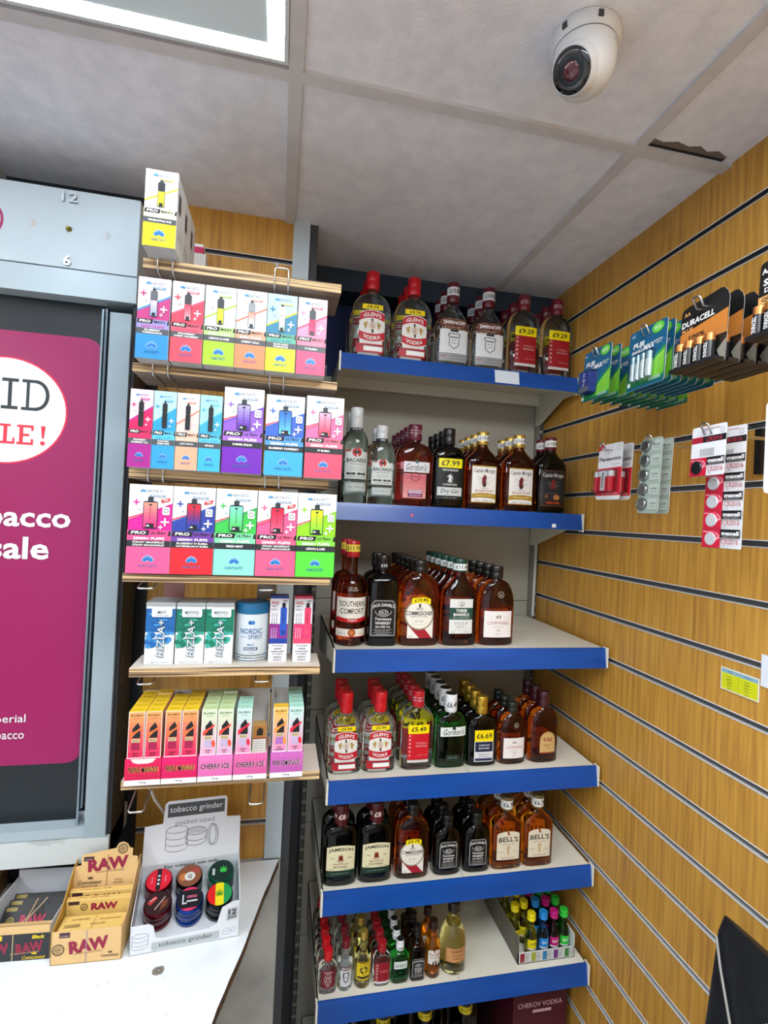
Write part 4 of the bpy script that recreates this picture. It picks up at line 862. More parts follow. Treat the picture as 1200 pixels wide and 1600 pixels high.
UC = [('#e6e4e8', '#d81a90', '#c01a80', '#f0907a', '#d8307a', '#e04a86', '#e6568a', "STRAW' GRAPEFRUIT //STRAW' DRAGONFRUIT".replace('//', '/'), True, 'hot pink vape box, leftmost'), ('#dfe2e8', '#2a3f9a', '#2a4a9a', '#d82030', '#1f3aa8', '#6a3a98', '#d8202c', "BLUEBERRY N' BUBBA/WATERMELON N' BUBBA", True, 'red and blue vape box'), ('#e2e8e6', '#3ab84a', '#3a9a5a', '#7ad8b8', '#4ab85a', '#7ad0a0', '#86d8c0', 'FRESH MINT', False, 'mint green vape box'),
 ('#e6e4e8', '#e05a8a', '#d0386a', '#d81a3a', '#e05a7a', '#e25a80', '#e65880', "STRAW' GRAPEFRUIT/STRAW' DRAGONFRUIT", True, 'rose pink vape box'), ('#e4e8e2', '#8ac81e', '#7ab82a', '#d0d81a', '#7ac83a', '#7ac83a', '#52cc3a', 'LEMON & LIME', False, 'vivid green vape box, rightmost')]
for i, q in enumerate(UC):
    A = vape_art(67, 146, q[0], q[1], q[2], q[3], q[4], q[5], q[6], q[7], new=q[8])
    vape_box([-.2075, -.1395, -.071, -.0025, .0655][i], .900, 1.4894, 67, 146, 58, A, q[9]+' on the fourth plywood shelf', 'vape boxes on the fourth plywood shelf')

# filter boxes, pouch can and disposable vapes on the fifth shelf
def splash(A, w, h, c1, c2):
    A.r(-w/2, 0, w/2, h, '#dfe5e8'); random.seed(w*3+len(c1))
    A.r(-w/2, h*.52, w/2, h*.90, c1)
    for i in range(26):
        x = random.uniform(-w*.46, w*.46); y = h*(.34+.22*random.random()+.12*(x/w)); r = random.uniform(2, 6); rx = min(r*1.2, w/2-abs(x))
        A.e(x, y, max(rx, .5), r, random.choice([c1, c2]), 9, 0)
    for i in range(16):
        x = random.uniform(-w*.4, w*.4); y = h*random.uniform(.5, .85); A.e(x, y, min(random.uniform(3, 8), w/2-abs(x)), random.uniform(1.5, 4), random.choice([c1, c2]), 9)
def filters(x, word, c1, c2, label, side):
    w, h = 48, 108
    A = Art(); splash(A, w, h, c1, c2)
    A.rr(-w*.3, h*.77, w*.40, h*.93, 3, '#dfe4e6'); A.t(word, w*.05, h*.845, 5.5, '#22384a' if word == 'MINT' else '#20504a', w=min(24, len(word)*3.6), b=.03); A.t('EXTRA SLIM', w*.05, h*.795, 2.4, '#88929a', w=20)
    A.t('RIZLA+', w*.04, h*.43, 13, '#3a4a58', w=66, rot=90, b=.07, sh=.15); A.t('RIZLA+', w*.04, h*.43, 12, '#cfd8de', w=64, rot=90, b=.012, sh=.15)
    A.r(-w/2, h*.96, w/2, h, '#aab4b8'); A.t('60 MENTHOL FILTERTIPS' if word != 'MINT' else '60 MINT FILTERTIPS', 0, 4, 2.4, '#66707a', w=34)
    mb = MB().box(-w/2000, w/2000, 0, .058, 0, h/1000, mat(side, .4), fm={'t': mat('#c4ccd0', .4), 'r': mat('#b9c2c4', .4)}); A.put(mb, front(0))
    tag(mb.build('filter_box', None, (x, .951, 1.3244)), label, 'box', 'filter boxes on the fifth plywood shelf')
filters(-.194, 'MINT', '#1a62a8', '#3a8ac8', 'blue and white filter box, leftmost on the fifth plywood shelf', '#2a6aa0')
filters(-.144, 'MENTHOL', '#12705e', '#3aa088', 'green filter box between the blue box and another green one', '#1a7a68')
filters(-.0945, 'MENTHOL', '#127a5e', '#3aa898', 'green filter box beside the round white can', '#1a8a70')
t = thing('pouch_can', 'round white can with a blue lid on the fifth plywood shelf', 'can', (-.039, .981, 1.3244))
mb = MB().lathe([(.0285, 0), (.0295, .0012), (.0295, .088)], mat('#d4dee4', .35), 40)
A = Art(); A.l = 2; A.r(-34, 3, 34, 4.4, '#22303c'); A.r(-34, 13, 34, 14.4, '#22303c'); A.t('highly addictive substance', 0, 8.7, 4.6, '#22303c', w=60, b=.02)
A.e(-2.6, 73, 3.4, 3.6, '#1a5a98', 14); A.e(2.6, 73, 3.4, 3.6, '#2a78b8', 14); A.t('NORDIC', 0, 57.5, 9.5, '#1a5a98', w=41, b=.02); A.t('SPIRIT', 8, 47, 8, '#1a5a98', w=26, b=.0); A.t('tobacco free', -14, 47, 2.4, '#4a7aa8', w=11)
A.t('MINT', 0, 33, 3.6, '#4a7aa8', w=12); A.r(-12, 23, 12, 28.5, '#1f4f80'); A.t('REGULAR', 0, 25.7, 3.4, PW, w=20, b=.03); A.t('9 mg', 0, 18.5, 2.4, '#4a7aa8', w=8)
A.put(mb, cyl(29.6), 4); mb.build('can_body', t)
MB().lathe([(.0300, .088), (.0302, .089), (.0302, .106), (.029, .108), (.024, .108)], mat('#1a6a9a', .35), 40).build('lid', t)
def ivg(x, c1, c2, dev, label):
    w, h = 33, 121; A = Art(); W2 = w/2
    A.r(-W2, 0, W2, h, '#dfe0e6'); A.r(-W2, h*.28, W2, h*.58, c1); A.r(-W2, h*.28, W2, h*.36, c2); A.r(-W2, h*.965, W2, h, c2)
    A.t('IVG', -W2*.45, h*.90, 6, '#b01828', w=12, b=.06); A.t('2400', W2*.6, h*.93, 3.4, INKB, w=8, b=.03); A.t('4 IN 1', -W2*.5, h*.80, 4, '#3a3d55', w=11, b=.02); A.t('SMART', -W2*.5, h*.85, 3, '#3a3d55', w=10)
    for j, xx in enumerate((-.75, -.5, -.25)): A.t('flavour mix', W2*xx, h*.66, 2.4, '#55586a', w=20, rot=90); A.t('blend pod', W2*xx, h*.44, 2.4, '#f0e8f0', w=18, rot=90)
    A.rr(W2*.15, h*.40, W2*.85, h*.84, 4, dev); A.rr(W2*.3, h*.83, W2*.68, h*.905, 2, '#1a1c20'); A.t('vape', W2*.5, h*.66, 4, '#1d2a5a' if 'blue' in label else '#8a1838', w=20, rot=90, sh=.3); A.rr(W2*.28, h*.42, W2*.74, h*.49, 1, c2)
    for j, tx in enumerate(('This product', 'contains', 'nicotine which', 'is a highly', 'addictive', 'substance')): A.t(tx, 0, h*(.25-j*.042), 3.4, '#33363c', w=len(tx)*1.7, b=.02)
    mb = MB().box(-w/2000, w/2000, 0, .030, 0, h/1000, mat('#d8dade', .4), fm={'t': mat(c2, .4)}); A.put(mb, front(0))
    tag(mb.build('vape_box', None, (x, .956, 1.3244)), label, 'box', 'slim vape boxes on the fifth plywood shelf')
ivg(.009, '#8a2a8a', '#1f3f9a', '#1f52b8', 'slim white and blue vape box beside the round can')
ivg(.053, '#d83a70', '#e0486c', '#e0406a', 'slim white and pink vape box at the shelf end')

# nicotine liquid boxes in five printed trays on the lowest plywood shelf
def liq_art(c0, c1, c2, dev, sw, flav):
    A = Art(); w, h = 25.5, 84; W2 = w/2
    A.r(-W2, 0, W2, h, '#e6dcd6'); A.g(-W2+1, 8, W2-1, h-1, c2, c1, 8)
    A.t('ELUX', -3, h*.925, 3.6, '#3a2a22', w=13, b=.05); A.t('LEGEND', 5.6, h*.925, 3, '#3a2a22', w=8, b=.03); A.t('NIC SALTS', 0, h*.87, 1.8, '#8a5a3a', w=10)
    A.p([(-6, 40), (6.5, 40), (6.5, 57), (2, 66), (-6, 56)], '#1a1a1c'); A.rr(-7, 20, 6, 39, 1.5, '#c8b88a'); A.r(-7, 20, 6, 33, dev); A.t('ELUX', -.5, 36, 2.6, '#3a2a22', w=9, b=.03)
    A.p([(-10, 44), (-9, 48), (2, 54), (9, 60), (9, 55), (0, 49), (-6, 42), (-9, 38)], sw); A.e(8, 26, 3, 6, sw, 10, 10) if sw != '#e0703a' else A
    for i, f in enumerate(flav.split('/')): A.t(f, 0, 14.5-i*3.6, 2.4, '#5a1828', w=len(f)*1.8, b=.03)
    A.r(-W2, 0, W2, 7.5, '#dfe0e2'); A.t('10mg', 0, 3.6, 2.8, '#44474c', w=8, b=.02)
    return A
LIQ = {'mango': (liq_art('#e8c83a', '#e8a05a', '#d8285a', '#a01848', '#e0703a', 'TRIPLE/MANGO'), '#e2bd1e', 'yellow topped mango'),
       'cherry': (liq_art('#c8e0b8', '#c9dcb8', '#e0a8c8', '#b8a8c8', '#e04a34', 'CHERRY/ICE'), '#b7cf98', 'pale green topped'),
       'lemon': (liq_art('#b0e0d0', '#b8e0d4', '#e090b8', '#b8a8c8', '#d8203a', 'CHERRY/ICE'), '#9ed2c0', 'mint green topped'),
       'pink': (liq_art('#e8c04a', '#e8b85a', '#d890b8', '#a86ab8', '#e0903a', 'PINK/LEMONADE'), '#e0ae2e', 'orange topped')}
lq = {}
def liquid(kind, x, y, z, label):
    A, top, _ = LIQ[kind]
    if kind not in lq:
        mb = MB().box(-.01275, .01275, 0, .0198, 0, .084, mat('#d9a07a' if kind in ('mango', 'pink') else '#bcd8c8', .4), fm={'t': mat(top, .4)}); A.put(mb, front(0))
        T = Art().t('ELUX', 0, 10, 3.4, '#8a7420', w=14); T.put(mb, on_top(.084)); o = mb.build('liquid_box'); lq[kind] = o
    else: o = lq[kind].copy(); COL.objects.link(o)
    o.location = (x, y, z); tag(o, label, 'box', 'nicotine liquid boxes in the printed trays')
def tray(x, word, c1, c2, ink, label, back=True, notch=False):
    w = .0565; mb = MB(); m = mat(c1, .45); wh = mat('#d7d3cf', .6)
    mb.box(-w/2, w/2, 0, .0015, 0, .044, m, fm={'k': wh}); mb.box(-w/2, -w/2+.001, 0, .118, 0, .044, m, fm={'r': wh}); mb.box(w/2-.001, w/2, 0, .118, 0, .044, m, fm={'l': wh}); mb.box(-w/2, w/2, 0, .118, 0, .0012, wh)
    mb.box(-w/2+.001, w/2-.001, .0016, .118, .036, .0372, wh); mb.box(-w/2, w/2, .117, .118, 0, .118, wh)
    for s in (-1, 1): mb.prism([(.07, .044), (.117, .044), (.117, .118)], lambda a, b, d, s=s: (s*(w/2-.0012)+d*.001, a, b), 0, 1, wh)
    A = Art(); A.g(-w*500, 9, w*500, 44, c2, c1, 4)
    for i in range(9): A.r(-w*500+2+i*6, 9, -w*500+3+i*6, 44, c2)
    A.r(-w*500, 0, w*500, 9, '#dfe1e4'); A.t('10mg', 0, 4.5, 3.8, '#33363c', w=11, b=.03)
    A.t(word, .5, 26, 9.5, '#e8b050' if 'MANGO' in word else '#f0c0d8', w=48, b=.07); A.t(word, 0, 26, 9, ink, w=47, b=.035)
    if notch: A.p([(-20, 44), (20, 44), (15, 38), (8, 36), (-8, 36), (-15, 38)], '#e3d8d4')
    A.put(mb, front(0)); tag(mb.build('display_tray', None, (x, .911, 1.1354)), label, 'tray', 'printed trays on the lowest plywood shelf')
TR = [(-.2020, 'TRIPLE MANGO', '#e01858', '#c81048', INKB, 'crimson printed tray at the far left of the lowest plywood shelf', 'mango', 'mango', 5, 5), (-.1445, 'TRIPLE MANGO', '#e0186a', '#d01058', INKB, 'crimson printed tray beside the pink one', 'mango', 'mango', 4, 5), (-.0865, 'CHERRY ICE', '#e078b8', '#d868a8', INKB, 'pink printed tray filled with pale green boxes', 'cherry', 'cherry', 5, 5), (-.0285, 'CHERRY ICE', '#e068a8', '#d05898', INKB, 'pink printed tray with its right half nearly empty', 'lemon', None, 3, 0), (.0335, 'PINK LEMONADE', '#c868b8', '#b858a8', INKB, 'purple printed tray at the right end of the shelf', 'pink', 'lemon', 1, 5)]
nc = 0
CW = ['leftmost column', 'second column', 'third column', 'fourth column', 'fifth column', 'sixth column', 'seventh column', 'eighth column', 'ninth column', 'rightmost column']
for (x, word, c1, c2, ink, lab, ka, kb, na, nb) in TR:
    tray(x, word, c1, c2, ink, lab, notch=(x < -.2))
    for s, kk, nn in ((-1, ka, na), (1, kb, nb)):
        for j in range(nn):
            liquid(kk, x+s*.0134, .9135+j*.0204, 1.1354+.0374+(.002 if j == 4 and random.random() < .5 else 0), '%s liquid box, %s in the %s of trays' % (LIQ[kk][2], ORD[j], CW[nc]))
        nc += 1
mb = MB().box(-.012, .012, 0, .02, 0, .046, mat('#b8925a', .5)); A = Art(); A.r(-11, 23, 11, 45, '#a8743a'); A.p([(-5, 27), (6, 27), (6, 38), (0, 42), (-5, 36)], '#221a14'); A.r(-11, 21, 11, 23, '#8a1838'); A.r(-11, 1, 11, 21, '#dcd8d4')
for j in range(4): A.t('nicotine addictive'[j:j+13], 0, 17-j*4, 2.2, '#44474c', w=18)
A.put(mb, front(0)); tag(mb.build('liquid_box', None, (-.0155, .935, 1.1354+.0374)), 'single small brown box left alone in the half empty pink tray', 'box')

# ------------------------------------------------------------------ carded batteries hanging on pegs in the slatted wall
BAS = Matrix(((0, 0, -1), (-1, 0, 0), (0, 1, 0))).to_4x4()      # card x -> towards the viewer along the wall, card y -> up, normal -> into the room
def peg(y, z, xe, label, slotz, w=.012):
    h = w/2; pts = [(XR+.004, y-h, slotz), (XR-.008, y-h, slotz+.002), (XR-.016, y-h, z), (xe+.006, y-h, z), (xe, y-h, z+.012), (xe-.001, y-h+.002, z+.014), (xe-.001, y+h-.002, z+.014), (xe, y+h, z+.012), (xe+.006, y+h, z), (XR-.016, y+h, z), (XR-.008, y+h, slotz+.002), (XR+.004, y+h, slotz)]
    return tag(MB().tube(pts, .0016, STEEL, 6).build('wall_peg'), label, 'hook', 'chrome pegs on the slatted wall')
def card(name, w, h, art, bits=None, tab=None, thick=.0005, edge='#cfd3d2', backc='#dfe0e0', rad=5, poly=None):
    """origin at the top hanging point; builds card mesh plus blister part"""
    mb = MB(); W2 = w/2
    P = poly or [(-W2, -h+rad), (-W2+rad*.3, -h+rad*.3), (-W2+rad, -h), (W2-rad, -h), (W2-rad*.3, -h+rad*.3), (W2, -h+rad), (W2, -rad), (W2-rad*.3, -rad*.3), (W2-rad, 0), (-W2+rad, 0), (-W2+rad*.3, -rad*.3), (-W2, -rad)]
    fn = lambda x, y, d: tuple(BAS @ Vector((x*.001, (y+8)*.001, d)))
    mb.prism(P, fn, -thick, 0, mat(backc, .5), mat(edge, .5))
    A = Art(); art(A, P); A.put(mb, lambda x, y, l: fn(x, y, .0002+l))
    o = mb.build(name)
    if bits:
        for nm, f in bits:
            m2 = MB(); f(m2, fn); m2.build(nm, o)
    return o
def cell(m2, fn, x, y0, y1, r, body, top, d0=.0, tip='#c9b08a', txt=None):
    n = 12; rs = []
    for y, k in ((y0, .9), (y0+.8, 1), (y1-.8, 1), (y1, .9)): rs.append([fn(x+r*k*math.cos(2*math.pi*j/n), y, d0+(r+r*k*math.sin(2*math.pi*j/n))*.001) for j in range(n)])
    def seg(a, b, m):
        rr = [[fn(x+r*math.cos(2*math.pi*j/n), y, d0+(r+r*math.sin(2*math.pi*j/n))*.001) for j in range(n)] for y in (a, b)]
        m2.rings(rr, m, True)
    ys = y0+(y1-y0)*.72
    seg(y0, ys, body); seg(ys, y1, top)
    rr = [[fn(x+r*.35*math.cos(2*math.pi*j/n), y, d0+(r+r*.35*math.sin(2*math.pi*j/n))*.001) for j in range(n)] for y in (y1, y1+1.6)]; m2.rings(rr, STEEL)
    if txt:
        A = Art(); A.t(txt, 0, 0, r*.85, '#e8e8e6', w=(ys-y0)*.8, rot=90, b=.04)
        A.put(m2, lambda u, v, l: fn(x+u, (y0+ys)/2+v, d0+(2*r+.15)*.001+l))
CLEARP = mat('#f2f6f6', .08, 0, 1, 1.12, key='_clear_plastic')
def blister(x0, x1, y0, y1, d):
    def f(m2, fn):
        rs = []
        for k, dd in ((0, .0003), (1.2, d*.8), (2.4, d)): rs.append([fn(x, y, dd) for x, y in ((x0+k, y0+k), (x1-k, y0+k), (x1-k, y1-k), (x0+k, y1-k))])
        m2.rings(rs, CLEARP, False)
    return f
def fuji(kind):
    def f(A, P):
        A.p([(x*.995, y) for x, y in P], '#125a80'); W2 = 43
        A.g(-W2, -98, W2, -56, '#0c5a4a', '#125a80', 5)
        A.p([(-W2, -94), (-W2, -84), (-5, -72), (20, -56), (W2, -42), (W2, -92), (30, -97), (-38, -97)], '#1c8a4a')
        A.p([(0, -92), (8, -70), (W2, -50), (W2, -88)], '#6ab82e')
        for a in range(5): A.ln([(-10+a*9, -96), (4+a*8, -74), (30+a*3, -56+a*2)], 1, '#a8dc5a')
        A.p([(-W2, -97), (W2, -97), (W2, -92), (-W2, -94)], '#0d6a58'); A.e(24, -10, 14, 9, '#58b83a', 20); A.e(24, -10, 11, 7, '#6ac848', 20); A.t('ECO', 24, -10, 5, PW, w=14, b=.03)
        A.t('FUJI', -20, -27, 11, PW, w=26, sh=.15, b=.07); A.t('ENVIRO', -22, -37, 5, PW, w=26, sh=.2, b=.04); A.t('MAX', 6, -35, 9, PW, w=26, sh=.2, b=.08); A.t('alkaline', 28, -31, 3.6, PW, w=18, sh=.2); A.t('super', 28, -36, 3, PW, w=14, sh=.2)
        A.t('AAA' if kind == 'aa' else '9V', -34, -8, 5, '#c9d8dc', w=9); A.r(-41, -95, -34, -88, '#dfe6e4')
        for i in range(3): A.r(10, -94+i*1.8, 38, -93.2+i*1.8, '#bcd8c8')
    return f
def fuji_bits(kind):
    if kind == 'aa':
        def cells(m2, fn):
            for i in range(4): cell(m2, fn, -22+i*12.2, -88, -48, 4.8, mat('#c8d8dc', .3, .4), mat('#9fc4d0', .25, .7), txt='FUJI')
        return [('battery_cells', cells), ('blister', blister(-30, 22, -91, -44, .0125))]
    def nine(m2, fn):
        vs = [fn(x, y, d) for d in (.0005, .016) for x, y in ((-26, -84), (2, -84), (2, -46), (-26, -46))]
        m2.add(vs, [(4, 5, 6, 7), (0, 1, 5, 4), (1, 2, 6, 5), (2, 3, 7, 6), (3, 0, 4, 7)], mat('#1a2c78', .3)); m2.add([fn(x, y, .0163) for x, y in ((-26, -84), (2, -84), (2, -74), (-26, -74))], [(0, 1, 2, 3)], mat('#9aa2a8', .25, .7))
        A = Art(); A.t('FUJI 9V', -12, -60, 8, '#c9d8ec', w=26, rot=90, b=.04); A.put(m2, lambda x, y, l: fn(x, y, .0165+l))
    return [('battery', nine), ('blister', blister(-30, 6, -88, -42, .020))]
def dura(A, P):
    A.p([(x*.995, y) for x, y in P], '#101112'); W2 = 41
    A.p([(-W2, -52), (-W2, -42), (W2, -28), (W2, -48), (W2, -52)], '#c07830'); A.r(-W2, -62, W2, -50, '#b87434')
    A.t('AA', -30, -13, 6, '#d89a58', w=12, b=.05); A.t('DURACELL', -10, -27, 9, '#e6e4e2', w=58, sh=.12, b=.06, rot=3); A.t('PLUS', -28, -38, 6, '#d89a58', w=20, b=.06, rot=3)
    A.t('100%', -10, -50, 6.5, '#241a14', w=28, b=.05); A.t('EXTRA LIFE', -12, -57, 3.4, '#3a2a1c', w=28, b=.03)
    A.p([(W2-6, -100), (W2, -100), (W2, -70), (W2-14, -84)], '#8a8478')
def simply(A, P):
    A.p([(x*.995, y) for x, y in P], '#101112'); W2 = 41; A.r(-W2, -60, W2, -44, '#d0a060')
    A.t('AAA', -28, -12, 7, '#e6e4e2', w=20, b=.06); A.t('SIMPLY', -12, -27, 9, '#e6e4e2', w=46, b=.06); A.t('DURACELL', -8, -37, 6, '#e6e4e2', w=50, b=.05); A.t('QUALITY', -16, -49, 6, '#3a2a1c', w=40, b=.05); A.t('GUARANTEED', -14, -56, 4, '#3a2a1c', w=40, b=.03)
def dura_bits(n=4, txt='DURACELL'):
    def cells(m2, fn):
        for i, x in enumerate((-30, -13, 5, 22)[:n]): cell(m2, fn, x, -97, -61, 7, mat('#161616', .3), mat('#b87840', .3, .6), d0=.001, txt=txt)
    def lip(m2, fn):
        P = [(-40, -102), (40, -102), (40, -97), (-40, -97)]; m2.prism(P, fn, 0, .017, mat('#15161a', .4))
    return [('battery_cells', cells), ('card_lip', lip)]
def hang(files, y, z, x0, dx, n, mk, base, grp):
    src = mk(); kids = list(src.children)
    for i in range(n):
        if i == 0: o = src
        else:
            o = src.copy(); COL.objects.link(o)
            for c in kids: d = c.copy(); COL.objects.link(d); d.parent = o
        o.location = (x0+i*dx, y, z); o.rotation_euler = (0, math.radians(2.5), math.radians(random.uniform(-2.5, 2.5)))
        tag(o, base % (ORD+['eighth back', 'ninth back'])[i], 'battery pack', grp)
peg(.872, 1.928, .575, 'chrome peg holding the square battery packs nearest the bottles', 1.984)
hang(0, .872, 1.934, .584, .0212, 9, lambda: card('battery_pack', 84, 98, fuji('9v'), fuji_bits('9v')), 'blue green card with one square battery, %s on the leftmost upper peg', 'square battery cards on the leftmost upper peg')
peg(.736, 1.922, .575, 'chrome peg holding the blue green cards of thin batteries', 1.984)
hang(0, .736, 1.928, .584, .0150, 7, lambda: card('battery_pack', 90, 102, fuji('aa'), fuji_bits('aa')), 'blue green card of four thin batteries, %s on the second upper peg', 'thin battery cards on the second upper peg')
DP = [(-41, -102), (41, -102), (42, -14), (39, -5), (32, 3), (26, 4), (-30, -2), (-39, -5), (-41, -10)]
peg(.624, 1.922, .572, 'chrome peg holding the black and copper battery cards', 1.984)
hang(0, .624, 1.928, .586, .024, 5, lambda: card('battery_pack', 82, 102, dura, dura_bits(), poly=DP, backc='#1a1a1a', edge='#c8c2b8'), 'black and copper battery card, %s on the third upper peg', 'copper battery cards on the third upper peg')
peg(.498, 1.930, .572, 'chrome peg holding the black cards at the right picture edge', 1.984)
hang(0, .498, 1.936, .586, .022, 3, lambda: card('battery_pack', 82, 102, simply, dura_bits(4), backc='#1a1a1a', edge='#c8c2b8'), 'black battery card with tan band, %s on the rightmost upper peg', 'black battery cards on the rightmost upper peg')
# lower pegs
def pana(A, P):
    A.p(P, '#e6e6e8'); A.p([(x, y) for x, y in [(-38, -107), (38, -107), (38, -50), (-38, -50)]], '#d0182c'); A.p([(-39, 0), (-20, 0), (-22, -7), (-39, -14)], '#c8182c')
    A.t('Panasonic', 0, -31, 8, '#1a1c22', w=68, b=.05); A.t('Zinc Carbon', 20, -43, 3.4, '#7a7e86', w=24); A.ring(26, -10, 5, 6, .8, '#8ab88a'); A.t('ZINC CARBON BATTERIES', 6, -103, 2.8, '#f0c8cc', w=50)
def pana_bits():
    def cells(m2, fn):
        for i in range(4): cell(m2, fn, -27+i*14, -98, -58, 6.4, mat('#c01a30', .3), mat('#d8d8dc', .3), txt='Panasonic' if i == 2 else None)
        m2.prism([(-6.5, -98), (6, -98), (6, -58), (-6.5, -58)], fn, .0131, .0134, mat('#d8d8dc', .4)); A = Art(); A.t('Panasonic', 0, -78, 5, '#1a1c22', w=32, rot=-90, b=.04); A.put(m2, lambda x, y, l: fn(x, y, .0136+l))
    return [('battery_cells', cells), ('blister', blister(-37, 30, -101, -54, .0145))]
peg(.930, 1.758, .640, 'chrome peg holding the two red and white battery cards', 1.784)
hang(0, .930, 1.764, .662, .024, 2, lambda: card('battery_pack', 76, 115, pana, pana_bits()), 'red and white battery card, %s on the leftmost lower peg', 'red battery cards on the leftmost lower peg')
def coin(m2, fn, x, y, r, d0=.0008, m=None):
    n = 20; rs = [[fn(x+r*k*math.cos(2*math.pi*j/n), y+r*k*math.sin(2*math.pi*j/n), d0+dd) for j in range(n)] for k, dd in ((1, 0), (1, .0024), (.9, .003))]
    m2.rings(rs, m or mat('#b9bcbe', .22, 1))
def strip_art(A, P):
    A.p(P, '#8f9d92')
    for i in range(5):
        y = -13-i*24.4; A.rr(1, y-9, 22, y+9, 2, '#a3b0a6'); A.rr(3, y-7, 20, y+7, 2, '#a6b2a8'); A.t('LR44', 11.5, y+1, 4, '#5a4a55', w=13); A.t('ALKALINE', 11.5, y-4, 2, '#5a6a60', w=13)
def strip_bits():
    def coins(m2, fn):
        for i in range(5): coin(m2, fn, -12, -13-i*24.4, 8.6)
    def bl(m2, fn):
        for i in range(5):
            n = 20; rs = [[fn(-12+r*math.cos(2*math.pi*j/n), -13-i*24.4+r*math.sin(2*math.pi*j/n), d) for j in range(n)] for r, d in ((10.6, .0004), (10, .0055), (9, .006))]; m2.rings(rs, CLEARP)
    return [('button_cells', coins), ('blister', bl)]
peg(.738, 1.741, .594, 'chrome peg holding the clear strips of button cells', 1.784)
hang(0, .738, 1.744, .602, .020, 2, lambda: card('battery_pack', 47, 126, strip_art, strip_bits()), 'pale strip of five silver button cells, %s on its peg', 'button cell strips on the second lower peg')
def maxell(n, top):
    H = top+n*27
    def art(A, P):
        A.p(P, '#dcdde0'); A.r(-31, -24, -10, -15, '#a81e34'); A.r(-10, -24, 31, -15, '#17181b'); A.t('CR2016', 10, -19.5, 6, '#b83044', w=28)
        for i in range(9): A.r(-14+i*3, -44, -12.6+i*3, -33, '#8a8c90')
        A.r(-8, -5, 20, -3.6, '#c9a0a8'); A.ring(24, -9, 3, 4, .6, '#8a8c90')
        for i in range(n):
            y = -top-i*27
            A.r(-31, y-27, 31, y-26.4, '#3a3a3d'); A.r(-31, y-26.4, 0, y, '#c01a38'); A.p([(-16, y-25), (-2, y-12), (-12, y-2), (-20, y-4)], '#d85a70'); A.ln([(-14, y-22), (-4, y-11)], 1.4, '#e8c0c8'); A.ln([(-8, y-4), (-2, y-9), (-2, y-14)], 1, '#e8c0c8')
            A.r(0, y-11, 31, y, '#17181b'); A.t('maxell', 16, y-5, 6, '#e6e6e8', w=27, b=.06); A.t('lithium battery', 16, y-9.6, 1.6, '#c8c8ca', w=24); A.t('CR2016', 16, y-17, 7, '#b05058', w=26, b=.01); A.t('3V', 7, y-23, 2.4, '#55585e', w=4); A.t('lithium', -22, y-3.6, 2.2, '#f0d0d4', w=14)
    def bits():
        def coins(m2, fn):
            for i in range(n): coin(m2, fn, -17, -top-i*27-14, 9.6, m=mat('#c3c6ca', .35, .2) if n > 1 else mat('#3a3c40', .25, .8))
        return [('button_cells', coins)]
    W2 = 31
    return card('battery_pack', 62, H, art, bits(), rad=3)
peg(.622, 1.741, .592, 'chrome peg holding the red and white button cell cards', 1.784)
o = maxell(1, 46); o.location = (.600, .622, 1.745); o.rotation_euler = (0, math.radians(2), math.radians(-2)); tag(o, 'short red and white card with one black button cell, in front of the long one', 'battery pack')
o = maxell(5, 40); o.location = (.626, .617, 1.744); o.rotation_euler = (0, math.radians(1), math.radians(1.5)); tag(o, 'long red and white card with a column of silver button cells', 'battery pack')
# white card at the picture edge, stickers on the wall
peg(.505, 1.754, .590, 'chrome peg at the right picture edge carrying a plain white card', 1.784)
def plain(A, P): A.p(P, '#dfe2e8'); A.r(-25, -105, 25, -95, '#c9ccd2'); A.t('earphones', 0, -50, 8, '#6a6e78', w=36)
o = card('hanging_card', 62, 116, plain); o.location = (.600, .504, 1.760); tag(o, 'plain white hanging card cut off by the right picture edge', 'card')
tag(MB().box(XR-.010, XR-.0012, .700, .712, 1.700, 1.776, BLACK).build('peg_clip'), 'black plastic peg clip in the slat beside the white card', 'clip')
mb = MB().box(XR-.0016, XR-.0010, .694, .768, 1.323, 1.362, mat('#dfe3da', .5)); A = Art()
A.r(2, 2, 72, 30, '#d8dc1e'); A.r(2, 30, 72, 37, '#8ab0c0'); A.t('Size', 18, 33.5, 3, '#3a5a6a', w=9); A.t('Price', 54, 33.5, 3, '#3a5a6a', w=10)
for i in range(5): A.r(2, 6.6+i*4.8, 72, 7.0+i*4.8, '#a8ac2a'); A.t(['A4', 'A3', 'Small', 'Medium', 'Large'][i], 18, 4.6+i*5.2, 2.4, '#6a6e2a', w=9); A.t(['10p', '20p', '50p', '80p', '£1.00'][i], 52, 4.6+i*5.2, 2.4, '#6a6e2a', w=9)
A.r(36, 2, 36.5, 37, '#a8ac2a'); A.put(mb, lambda x, y, l: (XR-.0017-l, .768-x*.001, 1.323+y*.001))
tag(mb.build('price_list_sticker'), 'small yellow and pale blue table sticker on the wood slat', 'sticker')
tag(MB().box(XR-.0016, XR-.0010, .60, .692, 1.352, 1.404, mat('#dfe4ec', .5)).build('paper_note'), 'white paper note on the slatted wall at the right picture edge', 'paper')

